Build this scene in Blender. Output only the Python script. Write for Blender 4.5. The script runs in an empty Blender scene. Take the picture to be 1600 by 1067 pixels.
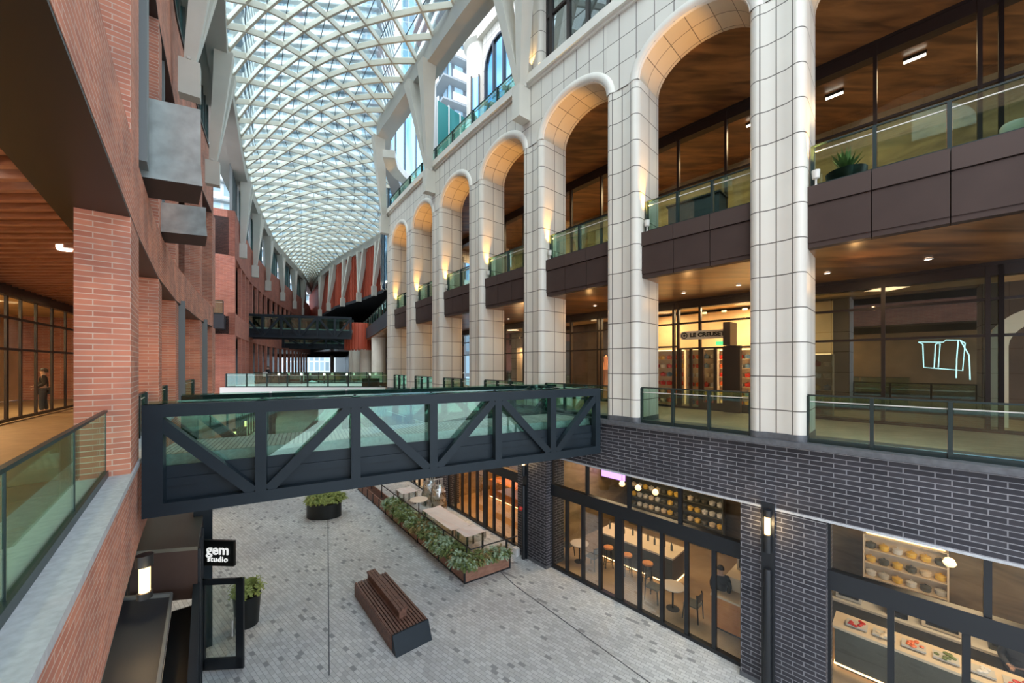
import bpy, bmesh, math, random
from mathutils import Vector, Matrix
random.seed(7)
C = bpy.context.scene.collection
E = 7.8                                    # eye height above the street
F = 590.0                                  # focal length in pixels of a 1600 px wide frame
# ------------------------------------------------------------------ camera
cd = bpy.data.cameras.new('camera'); cam = bpy.data.objects.new('camera', cd); C.objects.link(cam)
cd.sensor_width = 36; cd.lens = 36*F/1600; cd.shift_y = (571-533.5)/1600
cd.clip_start = .05; cd.clip_end = 1500
cam.location = (0, 0, E); cam.rotation_euler = (math.pi/2, 0, 0)
bpy.context.scene.camera = cam
vs = bpy.context.scene.view_settings
vs.view_transform = 'Standard'; vs.look = 'None'; vs.gamma = 1; vs.use_curve_mapping = False
vs.exposure = 0.78
# ------------------------------------------------------------------ sky
SKY = 1.75
w = bpy.data.worlds.new('sky'); bpy.context.scene.world = w; w.use_nodes = True
nt = w.node_tree; N = nt.nodes; L = nt.links; N.clear()
out = N.new('ShaderNodeOutputWorld'); bg = N.new('ShaderNodeBackground'); bg.inputs[1].default_value = SKY
tc = N.new('ShaderNodeTexCoord'); mp = N.new('ShaderNodeMapping'); mp.inputs[3].default_value = (1, 1, 2.2)
nz = N.new('ShaderNodeTexNoise'); nz.inputs['Scale'].default_value = 2.6; nz.inputs['Detail'].default_value = 6
cr = N.new('ShaderNodeValToRGB'); cr.color_ramp.elements[0].position = .36; cr.color_ramp.elements[0].color = (.18, .42, .85, 1)
cr.color_ramp.elements[1].position = .52; cr.color_ramp.elements[1].color = (.92, .97, 1, 1)
L.new(tc.outputs['Generated'], mp.inputs[0]); L.new(mp.outputs[0], nz.inputs[0]); L.new(nz.outputs[0], cr.inputs[0])
L.new(cr.outputs[0], bg.inputs[0]); L.new(bg.outputs[0], out.inputs[0])
sd = bpy.data.lights.new('sun', 'SUN'); sd.energy = 1.6; sd.angle = .6; sd.color = (1, .96, .9)
so = bpy.data.objects.new('sun', sd); C.objects.link(so); so.rotation_euler = (math.radians(28), math.radians(-22), 0)

# ------------------------------------------------------------------ materials
def nm(name):
    m = bpy.data.materials.new(name); m.use_nodes = True
    b = m.node_tree.nodes['Principled BSDF']; return m, m.node_tree.nodes, m.node_tree.links, b
def plain(name, col, rough=.6, metal=0, noise=.0, scale=4, emit=None, es=0, bump=0):
    m, n, l, b = nm(name)
    b.inputs['Base Color'].default_value = (*col, 1); b.inputs['Roughness'].default_value = rough; b.inputs['Metallic'].default_value = metal
    if noise:
        t = n.new('ShaderNodeTexCoord'); z = n.new('ShaderNodeTexNoise'); z.inputs['Scale'].default_value = scale; z.inputs['Detail'].default_value = 5
        r = n.new('ShaderNodeValToRGB'); r.color_ramp.elements[0].position = .3; r.color_ramp.elements[1].position = .7
        r.color_ramp.elements[0].color = (*[c*(1-noise) for c in col], 1); r.color_ramp.elements[1].color = (*[min(1, c*(1+noise)) for c in col], 1)
        l.new(t.outputs['Object'], z.inputs[0]); l.new(z.outputs[0], r.inputs[0]); l.new(r.outputs[0], b.inputs['Base Color'])
        if bump:
            bp = n.new('ShaderNodeBump'); bp.inputs[0].default_value = bump; l.new(z.outputs[0], bp.inputs['Height']); l.new(bp.outputs[0], b.inputs['Normal'])
    if emit: b.inputs['Emission Color'].default_value = (*emit, 1); b.inputs['Emission Strength'].default_value = es
    return m
def brick(name, c1, c2, mortar, bw, rh, ms, off=.5, rough=.8, bump=.3, var=.25, vscale=1.2, c3=None, smooth=.1):
    m, n, l, b = nm(name)
    t = n.new('ShaderNodeTexCoord'); k = n.new('ShaderNodeTexBrick')
    k.offset = off; k.inputs['Scale'].default_value = 1; k.inputs['Brick Width'].default_value = bw; k.inputs['Row Height'].default_value = rh
    k.inputs['Mortar Size'].default_value = ms; k.inputs['Mortar Smooth'].default_value = smooth
    k.inputs['Color1'].default_value = (*c1, 1); k.inputs['Color2'].default_value = (*c2, 1); k.inputs['Mortar'].default_value = (*mortar, 1)
    l.new(t.outputs['UV'], k.inputs[0])
    z = n.new('ShaderNodeTexNoise'); z.inputs['Scale'].default_value = vscale; z.inputs['Detail'].default_value = 4
    l.new(t.outputs['Object'], z.inputs[0])
    mx = n.new('ShaderNodeMix'); mx.data_type = 'RGBA'; mx.blend_type = 'MULTIPLY'; mx.inputs['Factor'].default_value = 1
    r = n.new('ShaderNodeValToRGB'); r.color_ramp.elements[0].position = .3; r.color_ramp.elements[1].position = .7
    lo = 1-var; r.color_ramp.elements[0].color = (lo, lo, lo, 1); r.color_ramp.elements[1].color = (1, 1, 1, 1)
    if c3: r.color_ramp.elements[1].color = (*c3, 1)
    l.new(z.outputs[0], r.inputs[0]); l.new(k.outputs['Color'], mx.inputs['A']); l.new(r.outputs[0], mx.inputs['B'])
    l.new(mx.outputs['Result'], b.inputs['Base Color'])
    if bump:
        bp = n.new('ShaderNodeBump'); bp.invert = True; bp.inputs[0].default_value = bump; bp.inputs[1].default_value = .02
        l.new(k.outputs['Fac'], bp.inputs['Height']); l.new(bp.outputs[0], b.inputs['Normal'])
    b.inputs['Roughness'].default_value = rough
    return m
def glass(name, tint=(.9, .97, .95), refl=.12, gcol=(.9, .97, 1), rough=.02, fres=.3):
    m, n, l, b = nm(name); n.remove(b)
    o = [x for x in n if x.type == 'OUTPUT_MATERIAL'][0]
    tr = n.new('ShaderNodeBsdfTransparent'); tr.inputs[0].default_value = (*tint, 1)
    g = n.new('ShaderNodeBsdfGlossy'); g.inputs['Color'].default_value = (*gcol, 1); g.inputs['Roughness'].default_value = rough
    lw = n.new('ShaderNodeLayerWeight'); lw.inputs[0].default_value = .35
    ma = n.new('ShaderNodeMath'); ma.operation = 'MULTIPLY_ADD'; ma.inputs[1].default_value = fres; ma.inputs[2].default_value = refl
    mi = n.new('ShaderNodeMixShader'); l.new(lw.outputs['Fresnel'], ma.inputs[0]); l.new(ma.outputs[0], mi.inputs[0])
    l.new(tr.outputs[0], mi.inputs[1]); l.new(g.outputs[0], mi.inputs[2]); l.new(mi.outputs[0], o.inputs[0])
    return m
def wood(name, c1, c2, rough=.5, sc=(1, 1, 1), dist=3.0, scale=2.0, coat=0):
    m, n, l, b = nm(name)
    t = n.new('ShaderNodeTexCoord'); mp = n.new('ShaderNodeMapping'); mp.inputs[3].default_value = sc
    z = n.new('ShaderNodeTexNoise'); z.inputs['Scale'].default_value = scale; z.inputs['Detail'].default_value = 8; z.inputs['Distortion'].default_value = dist
    r = n.new('ShaderNodeValToRGB'); r.color_ramp.elements[0].position = .35; r.color_ramp.elements[1].position = .68
    r.color_ramp.elements[0].color = (*c1, 1); r.color_ramp.elements[1].color = (*c2, 1)
    l.new(t.outputs['Object'], mp.inputs[0]); l.new(mp.outputs[0], z.inputs[0]); l.new(z.outputs[0], r.inputs[0]); l.new(r.outputs[0], b.inputs['Base Color'])
    b.inputs['Roughness'].default_value = rough
    return m
M = {}
M['red'] = brick('red_brick', (.64, .27, .18), (.49, .19, .13), (.66, .50, .42), .42, .088, .008, var=.3, c3=(1.15, 1.05, .95))
M['redfar'] = brick('red_brick_plain', (.60, .21, .135), (.47, .155, .11), (.6, .36, .28), .42, .092, .007, var=.25)
M['dark'] = brick('charcoal_brick', (.034, .034, .042), (.060, .058, .068), (.27, .27, .29), .42, .105, .0095, var=.3, rough=.55)
M['stone'] = brick('pale_stone_tile', (.71, .68, .60), (.63, .59, .52), (.10, .085, .07), .55, .8, .012, off=0, var=.06, rough=.38, bump=.15, smooth=0)
M['stonewall'] = brick('pale_stone_cladding', (.63, .60, .54), (.70, .67, .60), (.11, .09, .075), .58, .8, .012, off=0, var=.06, rough=.42, bump=.15, smooth=0)
M['stoneplain'] = plain('pale_stone', (.72, .69, .62), .38, noise=.06, scale=1.5)
M['soffitstone'] = brick('arch_soffit_tile', (.66, .58, .45), (.6, .52, .40), (.14, .11, .08), .62, .62, .01, off=0, var=.05, rough=.35, bump=.1, smooth=0)
M['granite'] = plain('grey_granite', (.48, .50, .52), .6, noise=.14, scale=14)
M['railsteel'] = plain('dark_green_rail_steel', (.010, .024, .024), .35)
M['granitedark'] = plain('dark_granite', (.10, .105, .115), .4, noise=.2, scale=10)
M['steel'] = plain('blue_grey_steel', (.015, .024, .032), .45, noise=.1, scale=2)
M['black'] = plain('black_metal', (.012, .014, .017), .4)
M['frame'] = plain('dark_bronze_frame', (.022, .014, .013), .35)
M['fascia'] = plain('brown_panel', (.050, .032, .027), .5, noise=.08, scale=2)
M['coping'] = plain('brown_coping', (.062, .042, .036), .45)
M['soffit'] = wood('timber_soffit', (.10, .045, .02), (.36, .17, .06), .3, (.5, 2.6, 1), .6, 1.0)
M['slat'] = wood('timber_slat', (.30, .12, .065), (.42, .19, .11), .5, (.6, 4, 4), 1, 3)
M['white'] = plain('white_painted_steel', (.60, .58, .51), .45, noise=.05, scale=1)
M['beam'] = plain('grey_painted_steel', (.44, .435, .40), .5, noise=.06, scale=.6)
M['lattice'] = plain('cream_painted_steel', (.62, .59, .49), .4)
M['zinc'] = plain('brushed_zinc', (.60, .66, .64), .38, .55, noise=.25, scale=2.2)
M['greymetal'] = plain('grey_metal_panel', (.17, .19, .19), .5)
M['roofglass'] = glass('roof_glass', (.84, .97, .98), .04)
M['glass'] = glass('clear_glass', (.93, .96, .93), .035)
M['rail'] = glass('green_rail_glass', (.76, .91, .84), .07, (.8, 1, .92), fres=.4)
M['bridgeglass'] = glass('green_bridge_glass', (.74, .90, .84), .06, (.85, 1, .95))
M['darkglass'] = glass('dark_glass', (.24, .30, .29), .12)
M['teal'] = plain('teal_window_glass', (.05, .30, .31), .08, .3)
M['blueglass'] = plain('mirror_blue_glass', (.30, .52, .74), .05, .9)
M['edge'] = plain('glass_edge_green', (.05, .22, .18), .2)
M['floor'] = brick('walkway_paver', (.42, .34, .25), (.36, .29, .21), (.22, .18, .14), .6, .1, .006, var=.2, rough=.55, bump=.1)
M['deck'] = brick('bridge_deck_paver', (.50, .50, .47), (.34, .35, .33), (.14, .15, .15), .6, .09, .012, var=.2, rough=.6)
M['leftfloor'] = plain('tan_floor', (.34, .21, .11), .5, noise=.12, scale=3)
M['terracotta'] = plain('terracotta_metal_fin', (.50, .10, .055), .5)
M['slabdark'] = plain('charcoal_cladding', (.035, .042, .052), .5)
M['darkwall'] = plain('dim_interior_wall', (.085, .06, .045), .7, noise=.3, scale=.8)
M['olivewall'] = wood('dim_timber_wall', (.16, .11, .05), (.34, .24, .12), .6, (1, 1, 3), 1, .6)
M['warmwall'] = plain('warm_interior_wall', (.70, .50, .27), .8, noise=.2, scale=.8)
M['orangewall'] = wood('orange_timber_panel', (.55, .20, .05), (.85, .38, .12), .5, (1, 1, .3), 1, 2)
M['shopfloor'] = wood('shop_floor', (.34, .23, .13), (.48, .34, .20), .4, (1, 1, 1), .5, 1)
M['darkfloor'] = plain('dark_shop_floor', (.07, .075, .07), .35, noise=.2)
M['counter'] = plain('counter_dark', (.10, .10, .08), .4)
M['creamtop'] = plain('cream_counter_top', (.80, .66, .48), .4)
M['glow'] = plain('warm_lamp', (1, .8, .5), .5, emit=(1, .58, .24), es=1.7)
M['glowsoft'] = plain('warm_light_strip', (1, .8, .5), .5, emit=(1, .62, .28), es=2.5)
M['white_glow'] = plain('white_lamp', (1, 1, 1), .5, emit=(1, .9, .75), es=4)
M['neon'] = plain('cool_neon_tube', (.8, 1, 1), .5, emit=(.55, .95, 1), es=3)
M['sign_black'] = plain('sign_black', (.004, .006, .006), .4)
M['sign_white'] = plain('sign_white', (.9, .92, .9), .5, emit=(1, 1, .95), es=.35)
M['sign_grey'] = plain('sign_silver', (.62, .60, .55), .4)
M['benchwood'] = wood('bench_timber', (.14, .065, .045), (.26, .13, .09), .5, (3, 3, 3), .5, 3)
M['planterwood'] = wood('planter_timber', (.25, .12, .08), (.36, .19, .13), .6, (2, 2, 6), .5, 2)
M['soil'] = plain('soil', (.04, .028, .02), .9)
M['leafa'] = plain('dark_evergreen_leaf', (.15, .20, .06), .6, noise=.35, scale=9)
M['leafb'] = plain('silver_green_leaf', (.36, .48, .32), .6, noise=.25, scale=9)
M['leafc'] = plain('brown_tinged_leaf', (.28, .21, .08), .6, noise=.3, scale=9)
M['leafd'] = plain('yellow_green_leaf', (.30, .35, .09), .6, noise=.3, scale=9)
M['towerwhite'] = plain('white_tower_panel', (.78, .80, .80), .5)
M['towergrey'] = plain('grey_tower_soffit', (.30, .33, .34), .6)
M['skin'] = plain('skin', (.55, .34, .25), .5)
M['hair'] = plain('dark_hair', (.03, .02, .015), .6)
M['jacketblack'] = plain('black_cloth', (.02, .02, .024), .8)
M['clothwhite'] = plain('white_cloth', (.75, .74, .72), .8)
M['clothblue'] = plain('denim_cloth', (.03, .04, .06), .8)
M['pink'] = brick('pink_marbled_cover', (.90, .72, .66), (.95, .88, .85), (.95, .9, .88), .4, .3, .02, var=.12, rough=.3, bump=0)
M['plastic'] = glass('plastic_wrap', (.80, .82, .80), .28, (1, 1, 1), .15)
M['tabletop'] = plain('pale_tabletop', (.78, .68, .58), .4)
M['rust'] = plain('copper_sheet', (.70, .30, .14), .35, .6)
M['orangepot'] = plain('orange_enamel', (.80, .16, .04), .3)
M['redpot'] = plain('red_enamel', (.60, .03, .02), .3)
M['yellowpot'] = plain('yellow_enamel', (.85, .55, .10), .3)
M['bluepot'] = plain('blue_enamel', (.10, .25, .45), .3)
M['green'] = plain('exit_green', (.02, .4, .12), .5, emit=(.1, .9, .3), es=.8)
def paving():
    m, n, l, b = nm('street_setts')
    t = n.new('ShaderNodeTexCoord'); k = n.new('ShaderNodeTexBrick'); k.offset = .5
    mp = n.new('ShaderNodeMapping'); mp.inputs[2].default_value = (0, 0, math.radians(39)); l.new(t.outputs['Object'], mp.inputs[0]); l.new(mp.outputs[0], k.inputs[0])
    for a, v in (('Scale', 1), ('Brick Width', .2), ('Row Height', .105), ('Mortar Size', .006), ('Mortar Smooth', .2), ('Bias', 0)): k.inputs[a].default_value = v
    k.inputs['Color1'].default_value = (0, 0, 0, 1); k.inputs['Color2'].default_value = (1, 1, 1, 1); k.inputs['Mortar'].default_value = (0, 0, 0, 1)
    r1 = n.new('ShaderNodeValToRGB'); e = r1.color_ramp; e.interpolation = 'CONSTANT'
    e.elements[0].position = 0; e.elements[0].color = (.62, .62, .60, 1); e.elements[1].position = .955; e.elements[1].color = (.34, .34, .34, 1)
    for p_, c_ in ((.25, .72), (.45, .64), (.62, .70), (.85, .56)): x = e.elements.new(p_); x.color = (c_, c_, c_*.98, 1)
    l.new(k.outputs['Color'], r1.inputs[0])
    mm = n.new('ShaderNodeMix'); mm.data_type = 'RGBA'; mm.inputs['B'].default_value = (.36, .36, .35, 1); l.new(k.outputs['Fac'], mm.inputs['Factor']); l.new(r1.outputs[0], mm.inputs['A'])
    z = n.new('ShaderNodeTexNoise'); z.inputs['Scale'].default_value = .35; z.inputs['Detail'].default_value = 5; l.new(t.outputs['Object'], z.inputs[0])
    r = n.new('ShaderNodeValToRGB'); r.color_ramp.elements[0].position = .3; r.color_ramp.elements[1].position = .7
    r.color_ramp.elements[0].color = (.76, .76, .77, 1); r.color_ramp.elements[1].color = (1.08, 1.08, 1.05, 1); l.new(z.outputs[0], r.inputs[0])
    mx = n.new('ShaderNodeMix'); mx.data_type = 'RGBA'; mx.blend_type = 'MULTIPLY'; mx.inputs['Factor'].default_value = 1
    l.new(mm.outputs['Result'], mx.inputs['A']); l.new(r.outputs[0], mx.inputs['B']); l.new(mx.outputs['Result'], b.inputs['Base Color'])
    b.inputs['Roughness'].default_value = .6
    return m
M['paving'] = paving()
def tower_mat(name, wall, gl, bw, rh, ms):
    m, n, l, b = nm(name)
    t = n.new('ShaderNodeTexCoord'); k = n.new('ShaderNodeTexBrick'); k.offset = 0
    for a, v in (('Scale', 1), ('Brick Width', bw), ('Row Height', rh), ('Mortar Size', ms), ('Mortar Smooth', 0)): k.inputs[a].default_value = v
    k.inputs['Color1'].default_value = (*gl, 1); k.inputs['Color2'].default_value = (*[min(1, c*1.8+.05) for c in gl], 1); k.inputs['Mortar'].default_value = (*wall, 1)
    l.new(t.outputs['UV'], k.inputs[0]); l.new(k.outputs['Color'], b.inputs['Base Color'])
    b.inputs['Roughness'].default_value = .25
    return m
M['towerA'] = tower_mat('pale_tower_curtain_wall', (.80, .84, .86), (.30, .42, .48), 1.5, 3.0, .22)
M['towerB'] = tower_mat('glass_tower_curtain_wall', (.55, .62, .66), (.12, .26, .34), 1.4, 3.2, .10)
M['towerC'] = tower_mat('grey_tower_windows', (.16, .19, .22), (.25, .38, .48), 1.8, 3.2, .25)

# ------------------------------------------------------------------ mesh builder
class MB:
    def __init__(s): s.v = []; s.f = []; s.sm = []; s.uo = Vector((0, 0, 0)); s.uv = []
    def face(s, pts, smooth=False, uv=None):
        i = len(s.v); s.v += [Vector(p) for p in pts]; s.f.append(list(range(i, i+len(pts)))); s.sm.append(smooth)
        if uv is None:
            n = Vector((0, 0, 0)); q = [Vector(p) for p in pts]
            for a in range(len(q)): n += q[a].cross(q[(a+1) % len(q)])
            n = n.normalized() if n.length > 1e-12 else Vector((0, 0, 1))
            if abs(n.z) > .75: uv = [(p[0]-s.uo[0], p[1]-s.uo[1]) for p in q]
            else:
                t = Vector((-n.y, n.x, 0)).normalized(); uv = [((p-s.uo).dot(t), p[2]-s.uo[2]) for p in q]
        s.uv.append(uv)
    def ngrid(s, rows, closed=False, smooth=True, uvr=None):
        # rows: list of lists of points; shared vertices
        i = len(s.v); n = len(rows[0])
        for r in rows: s.v += [Vector(p) for p in r]
        for a in range(len(rows)-1):
            for b in range(n if closed else n-1):
                c = (b+1) % n; ids = [i+a*n+b, i+a*n+c, i+(a+1)*n+c, i+(a+1)*n+b]
                s.f.append(ids); s.sm.append(smooth)
                if uvr: s.uv.append([uvr[a][b], uvr[a][b+1], uvr[a+1][b+1], uvr[a+1][b]])
                else: s.uv.append([(s.v[k][0]+s.v[k][1], s.v[k][2]) for k in ids])
    def hexa(s, b, t, smooth=False):       # bottom 4 pts, top 4 pts (ccw from above)
        s.face([b[3], b[2], b[1], b[0]]); s.face(t)
        for i in range(4): j = (i+1) % 4; s.face([b[i], b[j], t[j], t[i]])
    def box(s, x0, y0, z0, x1, y1, z1):
        s.hexa([(x0, y0, z0), (x1, y0, z0), (x1, y1, z0), (x0, y1, z0)], [(x0, y0, z1), (x1, y0, z1), (x1, y1, z1), (x0, y1, z1)])
    def obox(s, c, u, hu, hv, z0, z1):     # oriented: centre xy, unit dir u, half sizes
        u = Vector((u[0], u[1])).normalized(); v = Vector((-u.y, u.x)); c = Vector((c[0], c[1]))
        q = [c-u*hu-v*hv, c+u*hu-v*hv, c+u*hu+v*hv, c-u*hu+v*hv]
        s.hexa([(p.x, p.y, z0) for p in q], [(p.x, p.y, z1) for p in q])
    def beam(s, p0, p1, w, h, up=(0, 0, 1)):
        p0 = Vector(p0); p1 = Vector(p1); d = (p1-p0).normalized(); up = Vector(up)
        a = d.cross(up); a = a.normalized() if a.length > 1e-5 else Vector((1, 0, 0)); b = a.cross(d).normalized()
        a *= w/2; b *= h/2
        r0 = [p0-a-b, p0+a-b, p0+a+b, p0-a+b]; r1 = [p1-a-b, p1+a-b, p1+a+b, p1-a+b]
        s.face([r0[0], r0[1], r0[2], r0[3]]); s.face([r1[3], r1[2], r1[1], r1[0]])
        for i in range(4): j = (i+1) % 4; s.face([r0[j], r0[i], r1[i], r1[j]])
    def prism(s, poly, z0, z1, smooth=False, caps=True):
        n = len(poly)
        if caps: s.face([(p[0], p[1], z0) for p in reversed(poly)]); s.face([(p[0], p[1], z1) for p in poly])
        for i in range(n):
            a = poly[i]; b = poly[(i+1) % n]; s.face([(a[0], a[1], z0), (b[0], b[1], z0), (b[0], b[1], z1), (a[0], a[1], z1)], smooth)
    def tube(s, pts, r, n=8, caps=True):
        pts = [Vector(p) for p in pts]; rows = []
        for i, p in enumerate(pts):
            d = (pts[min(i+1, len(pts)-1)]-pts[max(i-1, 0)]).normalized()
            a = d.cross(Vector((0, 0, 1))); a = a.normalized() if a.length > 1e-3 else Vector((1, 0, 0)); b = a.cross(d)
            rr = r[i] if isinstance(r, (list, tuple)) else r
            rows.append([p+(a*math.cos(2*math.pi*k/n)+b*math.sin(2*math.pi*k/n))*rr for k in range(n)])
        s.ngrid(rows, closed=True)
        if caps: s.face(rows[0]); s.face(list(reversed(rows[-1])))
    def lathe(s, c, prof, n=20):
        rows = [[(c[0]+r*math.cos(2*math.pi*k/n), c[1]+r*math.sin(2*math.pi*k/n), c[2]+z) for k in range(n)] for r, z in prof]
        s.ngrid(rows, closed=True)
    def strip(s, path, z0, z1, o0, o1, caps=True):   # solid following a plan path between offsets o0<o1 (to the right of travel)
        A = offs(path, o0); B = offs(path, o1); L_ = 0; U = [0]
        for i in range(len(path)-1): L_ += (Vector(path[i+1])-Vector(path[i])).length; U.append(L_)
        for i in range(len(path)-1):
            a, b, c, d = A[i], A[i+1], B[i], B[i+1]; u0, u1 = U[i], U[i+1]
            s.face([(*a, z0), (*a, z1), (*b, z1), (*b, z0)], uv=[(u0, z0), (u0, z1), (u1, z1), (u1, z0)])
            s.face([(*c, z0), (*d, z0), (*d, z1), (*c, z1)], uv=[(u0, z0), (u1, z0), (u1, z1), (u0, z1)])
            s.face([(*a, z1), (*c, z1), (*d, z1), (*b, z1)]); s.face([(*a, z0), (*b, z0), (*d, z0), (*c, z0)])
        if caps:
            for i, k in ((0, 0), (-1, -1)): s.face([(*A[i], z0), (*B[k], z0), (*B[k], z1), (*A[i], z1)])
    def build(s, name, mat, parent=None, sharp=35, offset=None):
        me = bpy.data.meshes.new(name); o = offset if offset is not None else (parent_loc(parent) if parent else Vector((0, 0, 0)))
        me.from_pydata([tuple(v-o) for v in s.v], [], s.f); me.materials.append(M[mat] if isinstance(mat, str) else mat)
        ul = me.uv_layers.new(name='UVMap'); k = 0
        flat = []
        for u in s.uv:
            for q in u: flat += [q[0], q[1]]
        ul.data.foreach_set('uv', flat)
        me.polygons.foreach_set('use_smooth', s.sm)
        bm = bmesh.new(); bm.from_mesh(me); bmesh.ops.remove_doubles(bm, verts=bm.verts, dist=1e-5); bmesh.ops.recalc_face_normals(bm, faces=bm.faces); bm.to_mesh(me); bm.free()
        if any(s.sm): me.set_sharp_from_angle(angle=math.radians(sharp))
        ob = bpy.data.objects.new(name, me); C.objects.link(ob)
        if parent: ob.parent = parent
        return ob
def parent_loc(p):
    v = Vector((0, 0, 0))
    while p is not None: v += p.location; p = p.parent
    return v
def offs(path, o):
    P = [Vector(p[:2]) for p in path]; out = []
    for i in range(len(P)):
        n = Vector((0, 0)); k = 0
        ns = []
        for a, b in ((i-1, i), (i, i+1)):
            if a >= 0 and b < len(P): t = (P[b]-P[a]).normalized(); ns.append(Vector((t.y, -t.x)))
        n = sum(ns, Vector((0, 0))).normalized(); c = n.dot(ns[0]); out.append(P[i]+n*(o/max(c, .3)))
    return out
def tag(o, label, cat, group=None, kind=None):
    o['label'] = label; o['category'] = cat
    if group: o['group'] = group
    if kind: o['kind'] = kind
    return o
def thing(name, label, cat, loc=(0, 0, 0), group=None):
    o = bpy.data.objects.new(name, None); o.empty_display_size = .2; C.objects.link(o); o.location = loc; return tag(o, label, cat, group)
def struct(name, mb, mat):
    o = mb.build(name, mat); o['kind'] = 'structure'; return o
def dup(r, loc, rz=0, label=None):
    c = r.copy(); C.objects.link(c); c.location = loc; c.rotation_euler = (0, 0, rz)
    if label: c['label'] = label
    for ch in list(r.children):
        d = ch.copy(); C.objects.link(d); d.parent = c
        for g in ch.children:
            e = g.copy(); C.objects.link(e); e.parent = d
    return c
def light(kind, loc, energy, col=(1, .72, .42), size=1, rot=(0, 0, 0), sy=None, spot=60):
    d = bpy.data.lights.new('lamp_light', kind); d.energy = energy; d.color = col
    if kind == 'AREA':
        d.size = size
        if sy: d.shape = 'RECTANGLE'; d.size_y = sy
    elif kind == 'SPOT': d.spot_size = math.radians(spot); d.spot_blend = .6; d.shadow_soft_size = size
    else: d.shadow_soft_size = size
    o = bpy.data.objects.new('lamp_light', d); C.objects.link(o); o.location = loc; o.rotation_euler = rot; return o
def V2(p): return Vector((p[0], p[1]))
def lerp(a, b, t): return V2(a)*(1-t)+V2(b)*t
def ORD(i): return ['nearest', 'second', 'third', 'fourth', 'fifth', 'sixth', 'seventh', 'eighth', 'ninth', 'tenth', 'eleventh', 'twelfth'][i]

# ------------------------------------------------------------------ plan
def tpx(a, b, px):                          # where a sight line crosses a plan segment
    k = (px-800)/F; return (k*a[1]-a[0])/((b[0]-a[0])-k*(b[1]-a[1]))
RC = [(5.9, 9.38), (3.097, 12.344), (.458, 15.457), (-2.126, 18.613), (-4.627, 21.838), (-7.029, 25.135), (-9.404, 28.453)]   # far corners of the stone columns
tz = (V2(RC[0])-V2(RC[1])).normalized()
RZ = V2(RC[0])+tz*4.36; RZ2 = RZ+tz*4.08; RZ3 = RZ2+tz*4.08
COLS = [tuple(RZ)]+RC                      # index 0 stands just outside the frame
RP = [tuple(RZ3), tuple(RZ2)]+COLS        # facade line, near to far
RPG = RP[:-1]+[tuple(V2(RC[-1])+(V2(RC[-1])-V2(RC[-2])).normalized()*.05)]
CW, CD = 1.1, 1.35
def tdir(i):                               # toward the camera along the facade at column i
    j = max(i, 1); return (V2(COLS[j-1])-V2(COLS[j])).normalized()
def nin(i): t = -tdir(i); return Vector((t.y, -t.x))      # into the building
LP1 = [(3.38, -5.0), (-.533, -.458), (-6.26, 6.2), (-7.12, 7.2), (-9.92, 10.6), (-12.65, 14.2), (-16.7, 20.2), (-19.3, 24.4)]
LP2 = [(-22.6, 30.8), (-24.6, 34.2), (-28.3, 41), (-31.6, 48.3), (-34.4, 56), (-37.2, 64), (-42, 78), (-50, 95)]
RF3 = [(-9.6, 29.2), (-12.5, 35), (-16, 42), (-20.8, 51), (-28, 60.5), (-39, 76), (-50, 93)]
RFP = [(-14.2, 43.5), (-16, 47.4), (-20.5, 52.7), (-28, 60.3), (-39, 75.5), (-50, 92)]
Z2, Z3 = E-1.76, E+4.1                     # walkway levels
Z2L = E-1.78

# ------------------------------------------------------------------ ground
g = MB(); g.face([(-90, -20, 0), (60, -20, 0), (60, 140, 0), (-90, 140, 0)]); fl = struct('floor', g, 'paving')
g = MB()
for a, b, w_ in (((-5.2, 22, 0), (.1, 13.4, 0), .03), ((.1, 13.4, 0), (6, 6.0, 0), .03), ((-10, 20.5, 0), (-4.6, 9.5, 0), .03)):
    g.beam(Vector(a)+Vector((0, 0, .004)), Vector(b)+Vector((0, 0, .004)), w_, .006)
struct('trim_1', g, 'granitedark')

# ------------------------------------------------------------------ right side: stone arcade
ZS, ZCR, ZCO = E+8.78, E+9.82, E+11.16     # spring, crown, cornice
def colpoly(i, r=.17):
    o = V2(COLS[i]); t = tdir(i); n = nin(i)
    P = lambda a, b: o+t*a+n*b
    pts = []
    # far roll (at a=0), slightly proud, then front, near roll, back
    pts.append(P(0, CD))
    for k in range(9): th = math.pi*(1.0-.0) + k*math.pi/2/8; pts.append(P(r+math.cos(th)*(r+.02), r+math.sin(th)*(r+.05)))
    pts.append(P(r*2.1, 0.02)); pts.append(P(CW-r*2.1, .02))
    for k in range(9): th = 3*math.pi/2 + k*math.pi/2/8; pts.append(P(CW-r+math.cos(th)*(r+.02), r+math.sin(th)*(r+.05)))
    pts.append(P(CW+.0, CD))
    return pts
cname = ['rightmost of all, cut by the frame', 'broad and nearest, standing right of the cookware shop', 'left of the cookware shop, by the truss bridge end', 'third from the right, rising behind the bridge',
         'fourth from the right', 'fifth from the right', 'sixth from the right', 'last and farthest, beside the red fin wall']
for i in range(len(COLS)):
    o = V2(COLS[i]); t = tdir(i); n = nin(i); c = o+t*CW/2+n*CD/2
    th = thing('stone_column', 'Tall pale tiled stone column, '+cname[i], 'column', (c.x, c.y, Z2), 'tall pale stone columns of the arcade')
    m = MB(); m.uo = Vector((c.x, c.y, Z2+.15-.25)); m.prism(colpoly(i), Z2+.16, ZS, smooth=True); m.build('shaft', 'stone', th, sharp=30)
    m = MB(); m.prism([c+(V2(p)-c)*1.02 for p in colpoly(i)], Z2+.001, Z2+.16, smooth=True); m.build('plinth', 'granitedark', th, sharp=30)
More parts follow.
